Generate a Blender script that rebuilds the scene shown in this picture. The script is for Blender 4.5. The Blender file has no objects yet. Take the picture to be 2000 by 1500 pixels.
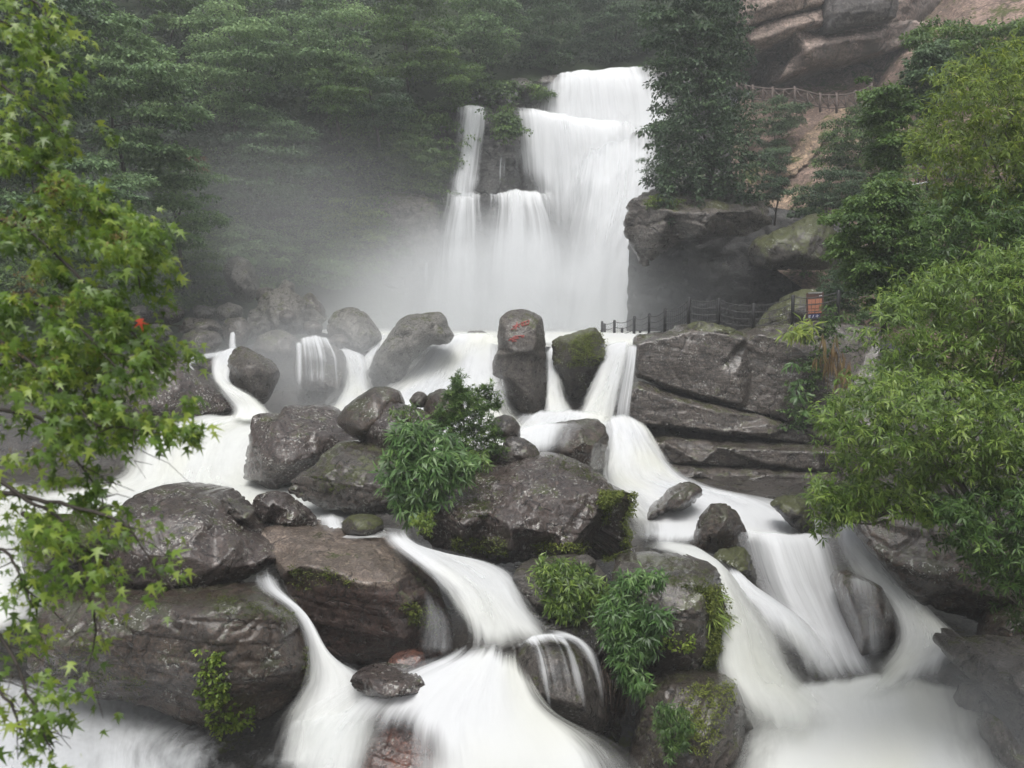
import bpy, bmesh, math
import numpy as np
from mathutils import Vector, Matrix
from mathutils.geometry import delaunay_2d_cdt

# ------------------------------------------------------------------ camera, sky, sun, exposure
SC = bpy.context.scene
COL = SC.collection
FPX, PITCH = 1667.0, math.atan(150 / 1667.0)
cam_data = bpy.data.cameras.new("camera")
cam = bpy.data.objects.new("camera", cam_data)
COL.objects.link(cam)
cam.rotation_euler = (math.pi / 2 - PITCH, 0, 0)
cam_data.sensor_width = 36
cam_data.lens = 36 * FPX / 2000
cam_data.clip_end = 2000
cam_data.clip_start = 0.1
SC.camera = cam
cam_data.dof.use_dof = True
cam_data.dof.focus_distance = 20
cam_data.dof.aperture_fstop = 1.4

SUN_EL, SUN_ROT = math.radians(66), math.radians(192)
world = bpy.data.worlds.new("World")
SC.world = world
world.use_nodes = True
wn = world.node_tree
bg = wn.nodes["Background"]
sky = wn.nodes.new("ShaderNodeTexSky")
sky.sky_type = 'NISHITA'
sky.sun_disc = False
sky.sun_elevation = SUN_EL
sky.sun_rotation = SUN_ROT
sky.air_density = 1.0
sky.dust_density = 6.0
sky.ozone_density = 1.0
hs = wn.nodes.new("ShaderNodeHueSaturation")
hs.inputs["Saturation"].default_value = 0.22
wn.links.new(sky.outputs[0], hs.inputs["Color"])
wn.links.new(hs.outputs[0], bg.inputs[0])
bg.inputs[1].default_value = 0.15
sun_data = bpy.data.lights.new("sun", 'SUN')
sun_data.energy = 1.4
sun_data.angle = math.radians(40)
sun_data.color = (1.0, 0.97, 0.92)
sun = bpy.data.objects.new("sun", sun_data)
COL.objects.link(sun)
# the lamp's rays come from azimuth SUN_ROT (clockwise from +Y) at SUN_EL
sdir = Vector((math.sin(SUN_ROT) * math.cos(SUN_EL), math.cos(SUN_ROT) * math.cos(SUN_EL), math.sin(SUN_EL)))
sun.rotation_euler = sdir.to_track_quat('Z', 'Y').to_euler()
SC.view_settings.view_transform = 'Standard'
SC.view_settings.look = 'None'
SC.view_settings.gamma = 1
SC.view_settings.exposure = 0.42
SC.render.engine = 'CYCLES'
cy = SC.cycles
cy.use_denoising = True
cy.max_bounces = 6
cy.diffuse_bounces = 3
cy.glossy_bounces = 2
cy.transmission_bounces = 3
cy.transparent_max_bounces = 24
cy.volume_bounces = 2
cy.volume_step_rate = 2.0
cy.sample_clamp_indirect = 4

# ------------------------------------------------------------------ helpers
CT, ST = math.cos(PITCH), math.sin(PITCH)


def ray(px, py):
    """Point(s) of the photograph to a world direction scaled so that its y is 1."""
    px, py = np.asarray(px, float), np.asarray(py, float)
    u, v = (px - 1000) / FPX, (750 - py) / FPX
    y = CT + v * ST
    return np.stack([u / y, np.ones_like(u), (-ST + v * CT) / y], -1)


def P(px, py, d):
    return ray(px, py) * np.asarray(d, float)[..., None]


def V3(px, py, d):
    return Vector(P(px, py, d))


def hsh(ix, iy, iz, seed):
    M = np.uint64(0xFFFFFFFF)
    h = (ix.astype(np.int64).astype(np.uint64) * np.uint64(374761393) + iy.astype(np.int64).astype(np.uint64) * np.uint64(668265263)
         + iz.astype(np.int64).astype(np.uint64) * np.uint64(2246822519) + np.uint64(seed * 3266489 + 77)) & M
    h = ((h ^ (h >> np.uint64(15))) * np.uint64(2246822519)) & M
    h = ((h ^ (h >> np.uint64(13))) * np.uint64(3266489917)) & M
    h = h ^ (h >> np.uint64(16))
    return h.astype(np.float64) / 4294967295.0


def vnoise(p, seed=0):
    i = np.floor(p)
    f = p - i
    f = f * f * f * (f * (f * 6 - 15) + 10)
    r = 0
    for dx in (0, 1):
        for dy in (0, 1):
            for dz in (0, 1):
                w = (f[:, 0] if dx else 1 - f[:, 0]) * (f[:, 1] if dy else 1 - f[:, 1]) * (f[:, 2] if dz else 1 - f[:, 2])
                r = r + w * hsh(i[:, 0] + dx, i[:, 1] + dy, i[:, 2] + dz, seed)
    return r


def fbm(p, octs=4, seed=0, rough=0.5):
    a, s, t, q = 1.0, 0.0, 0.0, p.copy()
    for o in range(octs):
        s = s + a * vnoise(q, seed + o)
        t += a
        a *= rough
        q = q * 2.03 + 11.7
    return s / t


def worley(p, seed=0):
    i = np.floor(p)
    f1 = np.full(len(p), 9.0)
    f2 = np.full(len(p), 9.0)
    for dx in (-1, 0, 1):
        for dy in (-1, 0, 1):
            for dz in (-1, 0, 1):
                c = i + (dx, dy, dz)
                q = c + np.stack([hsh(c[:, 0], c[:, 1], c[:, 2], seed + k) for k in (1, 2, 3)], -1)
                d = np.sqrt(((q - p) ** 2).sum(1))
                f2 = np.minimum(np.maximum(f1, d), f2)
                f1 = np.minimum(f1, d)
    return f1, f2


def sstep(a, b, x):
    t = np.clip((x - a) / (b - a), 0, 1)
    return t * t * (3 - 2 * t)


def catmull(a, n):
    """Resample array a (k, ...) along axis 0 to n samples through a Catmull-Rom spline."""
    a = np.asarray(a, float)
    k = len(a)
    if k == 2:
        t = np.linspace(0, 1, n).reshape((-1,) + (1,) * (a.ndim - 1))
        return a[0] * (1 - t) + a[1] * t
    e = np.concatenate([2 * a[:1] - a[1:2], a, 2 * a[-1:] - a[-2:-1]])
    s = np.linspace(0, k - 1, n)
    i = np.minimum(s.astype(int), k - 2)
    t = (s - i).reshape((-1,) + (1,) * (a.ndim - 1))
    p0, p1, p2, p3 = e[i], e[i + 1], e[i + 2], e[i + 3]
    return 0.5 * (2 * p1 + (p2 - p0) * t + (2 * p0 - 5 * p1 + 4 * p2 - p3) * t ** 2 + (3 * p1 - p0 - 3 * p2 + p3) * t ** 3)


def in_poly(x, y, poly):
    poly = np.asarray(poly, float)[:, :2]
    x1, y1 = poly[:, 0], poly[:, 1]
    x2, y2 = np.roll(x1, -1), np.roll(y1, -1)
    c = np.zeros(len(x), bool)
    for a, b, e, g in zip(x1, y1, x2, y2):
        if b == g:
            continue
        m = ((b > y) != (g > y)) & (x < (e - a) * (y - b) / (g - b) + a)
        c ^= m
    return c


def edge_dist(x, y, poly):
    poly = np.asarray(poly, float)[:, :2]
    r = np.full(len(x), 1e9)
    for (a, b), (e, g) in zip(poly, np.roll(poly, -1, 0)):
        vx, vy = e - a, g - b
        L = max(vx * vx + vy * vy, 1e-9)
        t = np.clip(((x - a) * vx + (y - b) * vy) / L, 0, 1)
        r = np.minimum(r, np.hypot(x - a - t * vx, y - b - t * vy))
    return r


def set_props(o, label=None, cat=None, group=None, kind=None):
    if label: o["label"] = label
    if cat: o["category"] = cat
    if group: o["group"] = group
    if kind: o["kind"] = kind
    return o


def empty(name, loc, label, cat, group=None):
    o = bpy.data.objects.new(name, None)
    o.location = loc
    COL.objects.link(o)
    return set_props(o, label, cat, group)


def mesh_obj(name, v, faces, mat, parent=None, smooth=True, attrs=None, uv=None):
    """One mesh object from vertex and face arrays given in world space; its origin goes to the base of its bounds."""
    v = np.asarray(v, float)
    lo, hi = v.min(0), v.max(0)
    org = np.array([(lo[0] + hi[0]) / 2, (lo[1] + hi[1]) / 2, lo[2]])
    me = bpy.data.meshes.new(name)
    if isinstance(faces, np.ndarray):
        n, k = faces.shape
        me.vertices.add(len(v))
        me.vertices.foreach_set("co", (v - org).astype(np.float32).ravel())
        me.loops.add(n * k)
        me.loops.foreach_set("vertex_index", faces.astype(np.int32).ravel())
        me.polygons.add(n)
        me.polygons.foreach_set("loop_start", np.arange(0, n * k, k, dtype=np.int32))
        if smooth:
            me.polygons.foreach_set("use_smooth", np.ones(n, bool))
        me.update(calc_edges=True)
    else:
        me.from_pydata([tuple(q) for q in v - org], [], faces)
        if smooth:
            me.polygons.foreach_set("use_smooth", np.ones(len(me.polygons), bool))
        me.update()
    for k, a in (attrs or {}).items():
        at = me.attributes.new(k, 'FLOAT', 'POINT')
        at.data.foreach_set("value", np.asarray(a, np.float32))
    if uv is not None:
        li = np.empty(len(me.loops), np.int32)
        me.loops.foreach_get("vertex_index", li)
        ul = me.uv_layers.new(name="flow")
        ul.data.foreach_set("uv", np.asarray(uv, np.float32)[li].ravel())
    if mat is not None:
        me.materials.append(mat)
    o = bpy.data.objects.new(name, me)
    COL.objects.link(o)
    o.location = org
    if parent is not None:
        o.parent = parent
        o.location = Vector(org) - parent_world(parent)
    return o


def parent_world(p):
    w = Vector((0, 0, 0))
    while p is not None:
        w += p.location
        p = p.parent
    return w


def normals(v, tris):
    n = np.zeros_like(v)
    a = v[tris]
    fn = np.cross(a[:, 1] - a[:, 0], a[:, 2] - a[:, 0])
    for k in range(3):
        np.add.at(n, tris[:, k], fn)
    return n / np.maximum(np.linalg.norm(n, axis=1, keepdims=True), 1e-12)


def tube(points, radii, sides=6):
    """Tapered tube along a polyline: (verts, quads+caps as lists)."""
    pts = np.asarray(points, float)
    n = len(pts)
    tang = np.gradient(pts, axis=0)
    tang /= np.maximum(np.linalg.norm(tang, axis=1, keepdims=True), 1e-9)
    ref = np.array([0.3, 0.9, 0.2]) if abs(tang[0][2]) > 0.8 else np.array([0, 0, 1.0])
    v, f = [], []
    for i in range(n):
        a = np.cross(tang[i], ref)
        a /= max(np.linalg.norm(a), 1e-9)
        b = np.cross(tang[i], a)
        for s in range(sides):
            w = 2 * math.pi * s / sides
            v.append(pts[i] + radii[i] * (math.cos(w) * a + math.sin(w) * b))
    for i in range(n - 1):
        for s in range(sides):
            t = (s + 1) % sides
            f.append((i * sides + s, i * sides + t, (i + 1) * sides + t, (i + 1) * sides + s))
    f.append(tuple(range(sides - 1, -1, -1)))
    f.append(tuple((n - 1) * sides + s for s in range(sides)))
    return v, f


def tubes(list_of):
    V, F = [], []
    for pts, rad, sides in list_of:
        v, f = tube(pts, rad, sides)
        o = len(V)
        V += v
        F += [tuple(i + o for i in q) for q in f]
    return V, F


def box_between(a, b, w, h):
    """A bar of rectangular section from a to b."""
    return tube([a, b], [w, w], 4)


# ------------------------------------------------------------------ materials
def new_mat(name):
    m = bpy.data.materials.new(name)
    m.use_nodes = True
    nt = m.node_tree
    nt.nodes.clear()
    return m, nt


class NT:
    def __init__(s, nt):
        s.t = nt

    def n(s, typ, **kw):
        nd = s.t.nodes.new(typ)
        for k, v in kw.items():
            if k.startswith("i_"):
                nd.inputs[k[2:].replace("_", " ")].default_value = v
            else:
                setattr(nd, k, v)
        return nd

    def l(s, a, b):
        s.t.links.new(a, b)

    def noise(s, vec, scale, detail=4, rough=0.55, dist=0.0):
        nd = s.n("ShaderNodeTexNoise")
        nd.inputs["Scale"].default_value = scale
        nd.inputs["Detail"].default_value = detail
        nd.inputs["Roughness"].default_value = rough
        nd.inputs["Distortion"].default_value = dist
        s.l(vec, nd.inputs["Vector"])
        return nd.outputs["Fac"]

    def mapping(s, vec, scale=(1, 1, 1), rot=(0, 0, 0)):
        nd = s.n("ShaderNodeMapping")
        nd.inputs["Scale"].default_value = scale
        nd.inputs["Rotation"].default_value = rot
        s.l(vec, nd.inputs["Vector"])
        return nd.outputs[0]

    def rng(s, v, a, b, c=0.0, d=1.0, smooth=True):
        nd = s.n("ShaderNodeMapRange")
        nd.interpolation_type = 'SMOOTHSTEP' if smooth else 'LINEAR'
        for i, x in zip(("From Min", "From Max", "To Min", "To Max"), (a, b, c, d)):
            nd.inputs[i].default_value = x
        s.l(v, nd.inputs["Value"])
        return nd.outputs[0]

    def math(s, op, a, b=None, clamp=False):
        nd = s.n("ShaderNodeMath", operation=op, use_clamp=clamp)
        for i, x in enumerate((a, b)):
            if x is None:
                continue
            if isinstance(x, (int, float)):
                nd.inputs[i].default_value = x
            else:
                s.l(x, nd.inputs[i])
        return nd.outputs[0]

    def mix(s, fac, a, b):
        nd = s.n("ShaderNodeMix", data_type='RGBA')
        for i, x in ((0, fac), (6, a), (7, b)):
            if isinstance(x, (int, float)):
                nd.inputs[i].default_value = x
            elif isinstance(x, tuple):
                nd.inputs[i].default_value = x + (1,) if len(x) == 3 else x
            else:
                s.l(x, nd.inputs[i])
        return nd.outputs[2]


def rock_mat(name, dark, light, lichen=0.3, moss=0.3, rough=(0.18, 0.5), scale=1.0, moss_col=(0.055, 0.062, 0.014), lichen_col=(0.40, 0.41, 0.37), strat=0.0, bump=0.9, stain=None, wet=1.0):
    m, t = new_mat(name)
    N = NT(t)
    if wet > 0.4:
        dark, light = tuple(c * k for c, k in zip(dark, (.82, .76, .70))), tuple(c * k for c, k in zip(light, (.80, .73, .68)))
    tc = N.n("ShaderNodeTexCoord").outputs["Object"]
    n1 = N.noise(tc, 0.9 * scale, 6, 0.6)
    n2 = N.noise(tc, 5.0 * scale, 8, 0.68, 0.4)
    n3 = N.noise(tc, 22.0 * scale, 5, 0.7)
    st = N.noise(N.mapping(tc, (0.8, 0.8, 7.0), (0.12, 0.2, 0)), 2.0 * scale, 5, 0.6)
    mx = N.math('ADD', N.math('MULTIPLY', n1, 0.5), N.math('MULTIPLY', n2, 0.5))
    if strat:
        mx = N.math('ADD', N.math('MULTIPLY', mx, 1 - strat), N.math('MULTIPLY', st, strat))
    col = N.mix(N.rng(mx, 0.41, 0.60), dark, light)
    col = N.mix(N.rng(n3, 0.44, 0.62, 0.0, 0.8), col, tuple(c * 0.35 for c in dark))
    n5 = N.noise(tc, 9.0 * scale, 6, 0.75, 0.8)
    col = N.mix(N.rng(n5, 0.53, 0.66, 0.0, 0.7), col, tuple(min(1, c * 1.7) for c in light))
    vc = N.n("ShaderNodeTexVoronoi", feature='DISTANCE_TO_EDGE')
    vc.inputs["Scale"].default_value = 0.9 * scale
    wv = N.n("ShaderNodeVectorMath", operation='ADD')
    nz = N.n("ShaderNodeTexNoise")
    nz.inputs["Scale"].default_value = 1.5 * scale
    nz.inputs["Detail"].default_value = 5
    N.l(tc, nz.inputs["Vector"])
    N.l(tc, wv.inputs[0])
    N.l(nz.outputs["Color"], wv.inputs[1])
    N.l(wv.outputs[0], vc.inputs["Vector"])
    crk = N.math('MULTIPLY', N.rng(vc.outputs["Distance"], 0.0, 0.035, 1.0, 0.0), N.rng(n1, 0.45, 0.6))
    col = N.mix(N.math('MULTIPLY', crk, 0.8), col, tuple(c * 0.25 for c in dark))
    if stain:
        s4 = N.noise(tc, 0.5 * scale, 3, 0.5)
        col = N.mix(N.rng(s4, 0.45, 0.65, 0, 0.85), col, stain)
    geo = N.n("ShaderNodeNewGeometry")
    sep = N.n("ShaderNodeSeparateXYZ")
    N.l(geo.outputs["Normal"], sep.inputs[0])
    rgh = N.rng(n2, 0.3, 0.7, rough[0], rough[1], False)
    if moss:
        up = N.math('MULTIPLY', N.rng(sep.outputs[2], -0.6, 0.9), 0.22)
        mm = N.math('ADD', up, N.noise(tc, 1.7 * scale, 7, 0.68))
        mm = N.math('ADD', mm, N.math('MULTIPLY', N.noise(tc, 12.0 * scale, 6, 0.7), 0.55))
        mk = N.rng(mm, 1.10 - 0.32 * moss, 1.18 - 0.32 * moss)
        mc = N.mix(N.noise(tc, 14 * scale, 4, 0.6), tuple(c * 0.45 for c in moss_col), tuple(min(1, c * 1.7) for c in moss_col))
        col = N.mix(mk, col, mc)
        rgh = N.math('ADD', rgh, N.math('MULTIPLY', mk, 0.4), True)
    if lichen:
        lm = N.math('MULTIPLY', N.rng(N.noise(tc, 13.0 * scale, 4, 0.62), 0.57, 0.605), N.rng(N.noise(tc, 1.6 * scale, 3, 0.6), 0.60 - 0.2 * lichen, 0.75 - 0.2 * lichen))
        col = N.mix(N.math('MULTIPLY', lm, 0.85), col, lichen_col)
    h = N.math('ADD', N.math('MULTIPLY', n2, 0.6), N.math('MULTIPLY', n3, 0.4))
    h = N.math('ADD', h, N.math('MULTIPLY', st, 0.5 * strat + 0.15))
    h = N.math('ADD', h, N.math('MULTIPLY', n5, 0.7))
    h = N.math('SUBTRACT', h, N.math('MULTIPLY', crk, 0.6))
    b = N.n("ShaderNodeBump")
    b.inputs["Strength"].default_value = bump
    b.inputs["Distance"].default_value = 0.12
    N.l(h, b.inputs["Height"])
    p = N.n("ShaderNodeBsdfPrincipled")
    N.l(col, p.inputs["Base Color"])
    N.l(rgh, p.inputs["Roughness"])
    N.l(b.outputs[0], p.inputs["Normal"])
    p.inputs["Specular IOR Level"].default_value = 0.5
    p.inputs["Coat Weight"].default_value = wet
    p.inputs["Coat Roughness"].default_value = 0.2
    b2 = N.n("ShaderNodeBump")
    b2.inputs["Strength"].default_value = 0.45
    b2.inputs["Distance"].default_value = 0.05
    N.l(N.math('ADD', n2, N.math('MULTIPLY', n3, 0.25)), b2.inputs["Height"])
    N.l(b2.outputs[0], p.inputs["Coat Normal"])
    o = N.n("ShaderNodeOutputMaterial")
    N.l(p.outputs[0], o.inputs[0])
    return m


def leaf_mat(name, c_dark, c_mid, c_light, trans=0.3, rough=0.45, spec=0.35):
    m, t = new_mat(name)
    N = NT(t)
    a = N.n("ShaderNodeAttribute", attribute_name="tint").outputs["Fac"]
    cr = N.n("ShaderNodeValToRGB")
    N.l(a, cr.inputs[0])
    e = cr.color_ramp.elements
    e[0].color = c_dark + (1,)
    e[1].color = c_light + (1,)
    x = e.new(0.5)
    x.color = c_mid + (1,)
    p = N.n("ShaderNodeBsdfPrincipled")
    N.l(cr.outputs[0], p.inputs["Base Color"])
    p.inputs["Roughness"].default_value = rough
    p.inputs["Specular IOR Level"].default_value = spec
    tr = N.n("ShaderNodeBsdfTranslucent")
    hv = N.n("ShaderNodeHueSaturation")
    hv.inputs["Hue"].default_value = 0.48
    hv.inputs["Value"].default_value = 1.5
    N.l(cr.outputs[0], hv.inputs["Color"])
    N.l(hv.outputs[0], tr.inputs[0])
    mx = N.n("ShaderNodeMixShader")
    mx.inputs[0].default_value = trans
    N.l(p.outputs[0], mx.inputs[1])
    N.l(tr.outputs[0], mx.inputs[2])
    o = N.n("ShaderNodeOutputMaterial")
    N.l(mx.outputs[0], o.inputs[0])
    return m


def plain_mat(name, col, rough=0.6, var=0.25, scale=6.0, metal=0.0):
    m, t = new_mat(name)
    N = NT(t)
    tc = N.n("ShaderNodeTexCoord").outputs["Object"]
    n = N.noise(tc, scale, 5, 0.6)
    c = N.mix(N.rng(n, 0.3, 0.7), tuple(x * (1 - var) for x in col), tuple(min(1, x * (1 + var)) for x in col))
    p = N.n("ShaderNodeBsdfPrincipled")
    N.l(c, p.inputs["Base Color"])
    p.inputs["Roughness"].default_value = rough
    p.inputs["Metallic"].default_value = metal
    o = N.n("ShaderNodeOutputMaterial")
    N.l(p.outputs[0], o.inputs[0])
    return m


def water_mat(name, col, k=0.5, fx=3.0, fy=0.18, trans=0.3, tint=None):
    """Silky fallen water: milky white threads along the flow, thin where the 'fade' density runs out."""
    m, t = new_mat(name)
    N = NT(t)
    uv = N.n("ShaderNodeUVMap", uv_map="flow").outputs[0]
    n1 = N.noise(N.mapping(uv, (fx, fy, 1)), 1.0, 5, 0.6, 0.3)
    n2 = N.noise(N.mapping(uv, (fx * 4.5, fy * 1.3, 1)), 1.0, 4, 0.6, 0.1)
    nn = N.math('ADD', N.math('MULTIPLY', n1, 0.78), N.math('MULTIPLY', n2, 0.22))
    nn = N.rng(nn, 0.28, 0.72)
    fd = N.n("ShaderNodeAttribute", attribute_name="fade").outputs["Fac"]
    al = N.math('SUBTRACT', N.math('MULTIPLY', fd, 1 + k), N.math('MULTIPLY', nn, k))
    al = N.rng(al, 0.0, 1.0)
    c = col
    if tint:
        c = N.mix(N.rng(N.noise(N.mapping(uv, (0.35, 0.2, 1)), 1.0, 2, 0.5), 0.4, 0.65), col, tint)
    d = N.n("ShaderNodeBsdfDiffuse")
    tr = N.n("ShaderNodeBsdfTranslucent")
    for s_ in (d, tr):
        if isinstance(c, tuple):
            s_.inputs[0].default_value = c + (1,)
        else:
            N.l(c, s_.inputs[0])
    b = N.n("ShaderNodeBump")
    b.inputs["Strength"].default_value = 0.12
    b.inputs["Distance"].default_value = 0.15
    N.l(nn, b.inputs["Height"])
    N.l(b.outputs[0], d.inputs["Normal"])
    mx = N.n("ShaderNodeMixShader")
    mx.inputs[0].default_value = trans
    N.l(d.outputs[0], mx.inputs[1])
    N.l(tr.outputs[0], mx.inputs[2])
    tp = N.n("ShaderNodeBsdfTransparent")
    m2 = N.n("ShaderNodeMixShader")
    N.l(al, m2.inputs[0])
    N.l(tp.outputs[0], m2.inputs[1])
    N.l(mx.outputs[0], m2.inputs[2])
    o = N.n("ShaderNodeOutputMaterial")
    N.l(m2.outputs[0], o.inputs[0])
    return m


def volume_mat(name, density, col=(0.92, 0.94, 0.96), falloff=False, aniso=0.0, nscale=2.0):
    m, t = new_mat(name)
    N = NT(t)
    v = N.n("ShaderNodeVolumePrincipled")
    v.inputs["Color"].default_value = col + (1,)
    v.inputs["Anisotropy"].default_value = aniso
    v.inputs["Density"].default_value = density
    if falloff:
        tc = N.n("ShaderNodeTexCoord").outputs["Generated"]
        sb = N.n("ShaderNodeVectorMath", operation='SUBTRACT')
        N.l(tc, sb.inputs[0])
        sb.inputs[1].default_value = (0.5, 0.5, 0.5)
        ln = N.n("ShaderNodeVectorMath", operation='LENGTH')
        N.l(sb.outputs[0], ln.inputs[0])
        f = N.rng(ln.outputs["Value"], 0.5, 0.08)
        nz = N.rng(N.noise(tc, nscale, 3, 0.55), 0.3, 0.7, 0.55, 1.3)
        N.l(N.math('MULTIPLY', N.math('MULTIPLY', f, nz), density), v.inputs["Density"])
    o = N.n("ShaderNodeOutputMaterial")
    N.l(v.outputs[0], o.inputs["Volume"])
    return m

# ------------------------------------------------------------------ builders
def tri_depth(coarse, tris, x, y):
    d = np.full(len(x), np.nan)
    for t in tris:
        a, b, c = coarse[t[0]], coarse[t[1]], coarse[t[2]]
        den = (b[1] - c[1]) * (a[0] - c[0]) + (c[0] - b[0]) * (a[1] - c[1])
        if abs(den) < 1e-9:
            continue
        w0 = ((b[1] - c[1]) * (x - c[0]) + (c[0] - b[0]) * (y - c[1])) / den
        w1 = ((c[1] - a[1]) * (x - c[0]) + (a[0] - c[0]) * (y - c[1])) / den
        w2 = 1 - w0 - w1
        m = (w0 >= -1e-6) & (w1 >= -1e-6) & (w2 >= -1e-6)
        d[m] = w0[m] * a[2] + w1[m] * b[2] + w2[m] * c[2]
    return d


def cdt(pts2, loop):
    n = len(loop)
    r = delaunay_2d_cdt([Vector((p[0], p[1])) for p in pts2], [(loop[i], loop[(i + 1) % n]) for i in range(n)], [], 1, 1e-4)
    return r


def relief(outline, inner, d0, s, rnd=0.0, rnd_px=14.0, smooth=3, jit=0.25, seed=1, wob=0.0, line=None):
    """A faceted, finely triangulated front surface from control points (px, py, depth offset): verts, tris, border loop."""
    ol = [(p[0], p[1], d0 + (p[2] if len(p) > 2 else 0.0)) for p in outline]
    area = sum(a[0] * -b[1] - b[0] * -a[1] for a, b in zip(ol, ol[1:] + ol[:1]))
    if area < 0:
        ol = ol[::-1]
    inn = [(p[0], p[1], d0 + p[2]) for p in inner]
    coarse = ol + inn
    r = cdt([(p[0], -p[1]) for p in coarse], list(range(len(ol))))
    cv = []
    for k, org in enumerate(r[3]):
        cv.append((r[0][k][0], -r[0][k][1], coarse[org[0]][2] if org else d0))
    ctris = [tuple(f) for f in r[2]]
    rng = np.random.default_rng(seed)
    # resample the outline
    bx, by, bd = [], [], []
    for a, b in zip(ol, ol[1:] + ol[:1]):
        L = math.hypot(b[0] - a[0], b[1] - a[1])
        n = max(1, int(round(L / s)))
        for i in range(n):
            t = i / n
            bx.append(a[0] + (b[0] - a[0]) * t)
            by.append(a[1] + (b[1] - a[1]) * t)
            bd.append(a[2] + (b[2] - a[2]) * t)
    bx, by, bd = np.array(bx), np.array(by), np.array(bd)
    # round the corners of the drawn outline a little
    for _ in range(2):
        for q in (bx, by, bd):
            q[:] = 0.5 * q + 0.25 * (np.roll(q, 1) + np.roll(q, -1))
    if wob:
        ph = np.arange(len(bx)) * s
        q = np.stack([bx / 38.0, by / 38.0, np.full(len(bx), seed * 3.1)], -1)
        w = (fbm(q, 4, seed, 0.6) - 0.5) * 2 * wob
        tx, ty = np.roll(bx, -1) - np.roll(bx, 1), np.roll(by, -1) - np.roll(by, 1)
        L = np.maximum(np.hypot(tx, ty), 1e-6)
        bx, by = bx + w * ty / L, by - w * tx / L
    poly = np.stack([bx, by], -1)
    x0, x1, y0, y1 = bx.min(), bx.max(), by.min(), by.max()
    h = s * 0.9
    gx, gy = np.meshgrid(np.arange(x0, x1, s), np.arange(y0, y1, h))
    gx = gx + (np.arange(gx.shape[0])[:, None] % 2) * s / 2
    gx, gy = gx.ravel(), gy.ravel()
    gx = gx + rng.uniform(-jit, jit, len(gx)) * s
    gy = gy + rng.uniform(-jit, jit, len(gy)) * s
    m = in_poly(gx, gy, poly)
    gx, gy = gx[m], gy[m]
    ed = edge_dist(gx, gy, poly)
    m = ed > 0.55 * s
    gx, gy, ed = gx[m], gy[m], ed[m]
    gd = tri_depth(cv, ctris, gx, gy)
    bad = np.isnan(gd)
    if bad.any():
        good = np.array([(p[0], p[1], p[2]) for p in coarse])
        for i in np.nonzero(bad)[0]:
            w = 1 / ((good[:, 0] - gx[i]) ** 2 + (good[:, 1] - gy[i]) ** 2 + 1)
            gd[i] = (w * good[:, 2]).sum() / w.sum()
    X, Y, D = np.concatenate([bx, gx]), np.concatenate([by, gy]), np.concatenate([bd, gd])
    nb = len(bx)
    r = cdt(list(zip(X, -Y)), list(range(nb)))
    if len(r[0]) != len(X) or any(len(o) == 0 for o in r[3]):
        idx = [o[0] if o else 0 for o in r[3]]
        nX = np.array([v[0] for v in r[0]])
        nY = -np.array([v[1] for v in r[0]])
        D = D[idx]
        inv = {}
        for k, o in enumerate(r[3]):
            for q in o:
                inv[q] = k
        loop = []
        for i in range(nb):
            k = inv.get(i)
            if k is not None and (not loop or loop[-1] != k):
                loop.append(k)
        X, Y = nX, nY
    else:
        perm = np.array([o[0] for o in r[3]])
        inv = np.empty(len(perm), int)
        inv[perm] = np.arange(len(perm))
        X, Y, D = X[perm], Y[perm], D[perm]
        loop = list(inv[:nb])
    T = np.array([f for f in r[2] if len(f) == 3], int)
    isb = np.zeros(len(X), bool)
    isb[loop] = True
    E = np.unique(np.sort(np.concatenate([T[:, [0, 1]], T[:, [1, 2]], T[:, [2, 0]]]), 1), axis=0)
    for _ in range(smooth):
        sm, ct = np.zeros(len(X)), np.zeros(len(X))
        np.add.at(sm, E[:, 0], D[E[:, 1]])
        np.add.at(sm, E[:, 1], D[E[:, 0]])
        np.add.at(ct, E[:, 0], 1)
        np.add.at(ct, E[:, 1], 1)
        nd = 0.5 * D + 0.5 * sm / np.maximum(ct, 1)
        D = np.where(isb, D, nd)
    if rnd:
        e2 = np.where(isb, 0, edge_dist(X, Y, np.stack([X[loop], Y[loop]], -1)))
        q = np.clip(e2 / rnd_px, 0, 1)
        D = D + rnd * (1 - np.sqrt(np.clip(1 - (1 - q) ** 2, 0, 1)))
    return P(X, Y, D), T, loop


def roughen(v, tris, size, a=0.05, chip=0.05, strata=0.0, seed=1, sdir=(0.15, 0.1, 1.0), sfreq=2.5):
    n = normals(v, tris)
    p = v / max(size * 0.22, 0.05)
    d = (fbm(p, 5, seed, 0.55) - 0.5) * 2 * a * size
    d += (fbm(v / max(size * 0.045, 0.03), 3, seed + 20, 0.6) - 0.5) * 2 * 0.2 * a * size
    if chip:
        q = v / max(size * 0.3, 0.05) + (fbm(p * 1.3, 2, seed + 9)[:, None] - 0.5) * 0.8
        f1, f2 = worley(q, seed)
        d += chip * size * (f1 - 0.5) - chip * 1.0 * size * (1 - sstep(0, 0.09, f2 - f1))
    if strata:
        k = np.asarray(sdir, float)
        k /= np.linalg.norm(k)
        h = (v @ k) * sfreq + (fbm(v * 0.35, 3, seed + 5) - 0.5) * 2.2
        fl = np.floor(h)
        fr = h - fl
        lay = hsh(fl, fl * 0, fl * 0, seed)
        d += strata * ((lay - 0.5) * 1.4 - 0.9 * (1 - sstep(0, 0.12, np.minimum(fr, 1 - fr))))
    return v + n * d[:, None]


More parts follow.
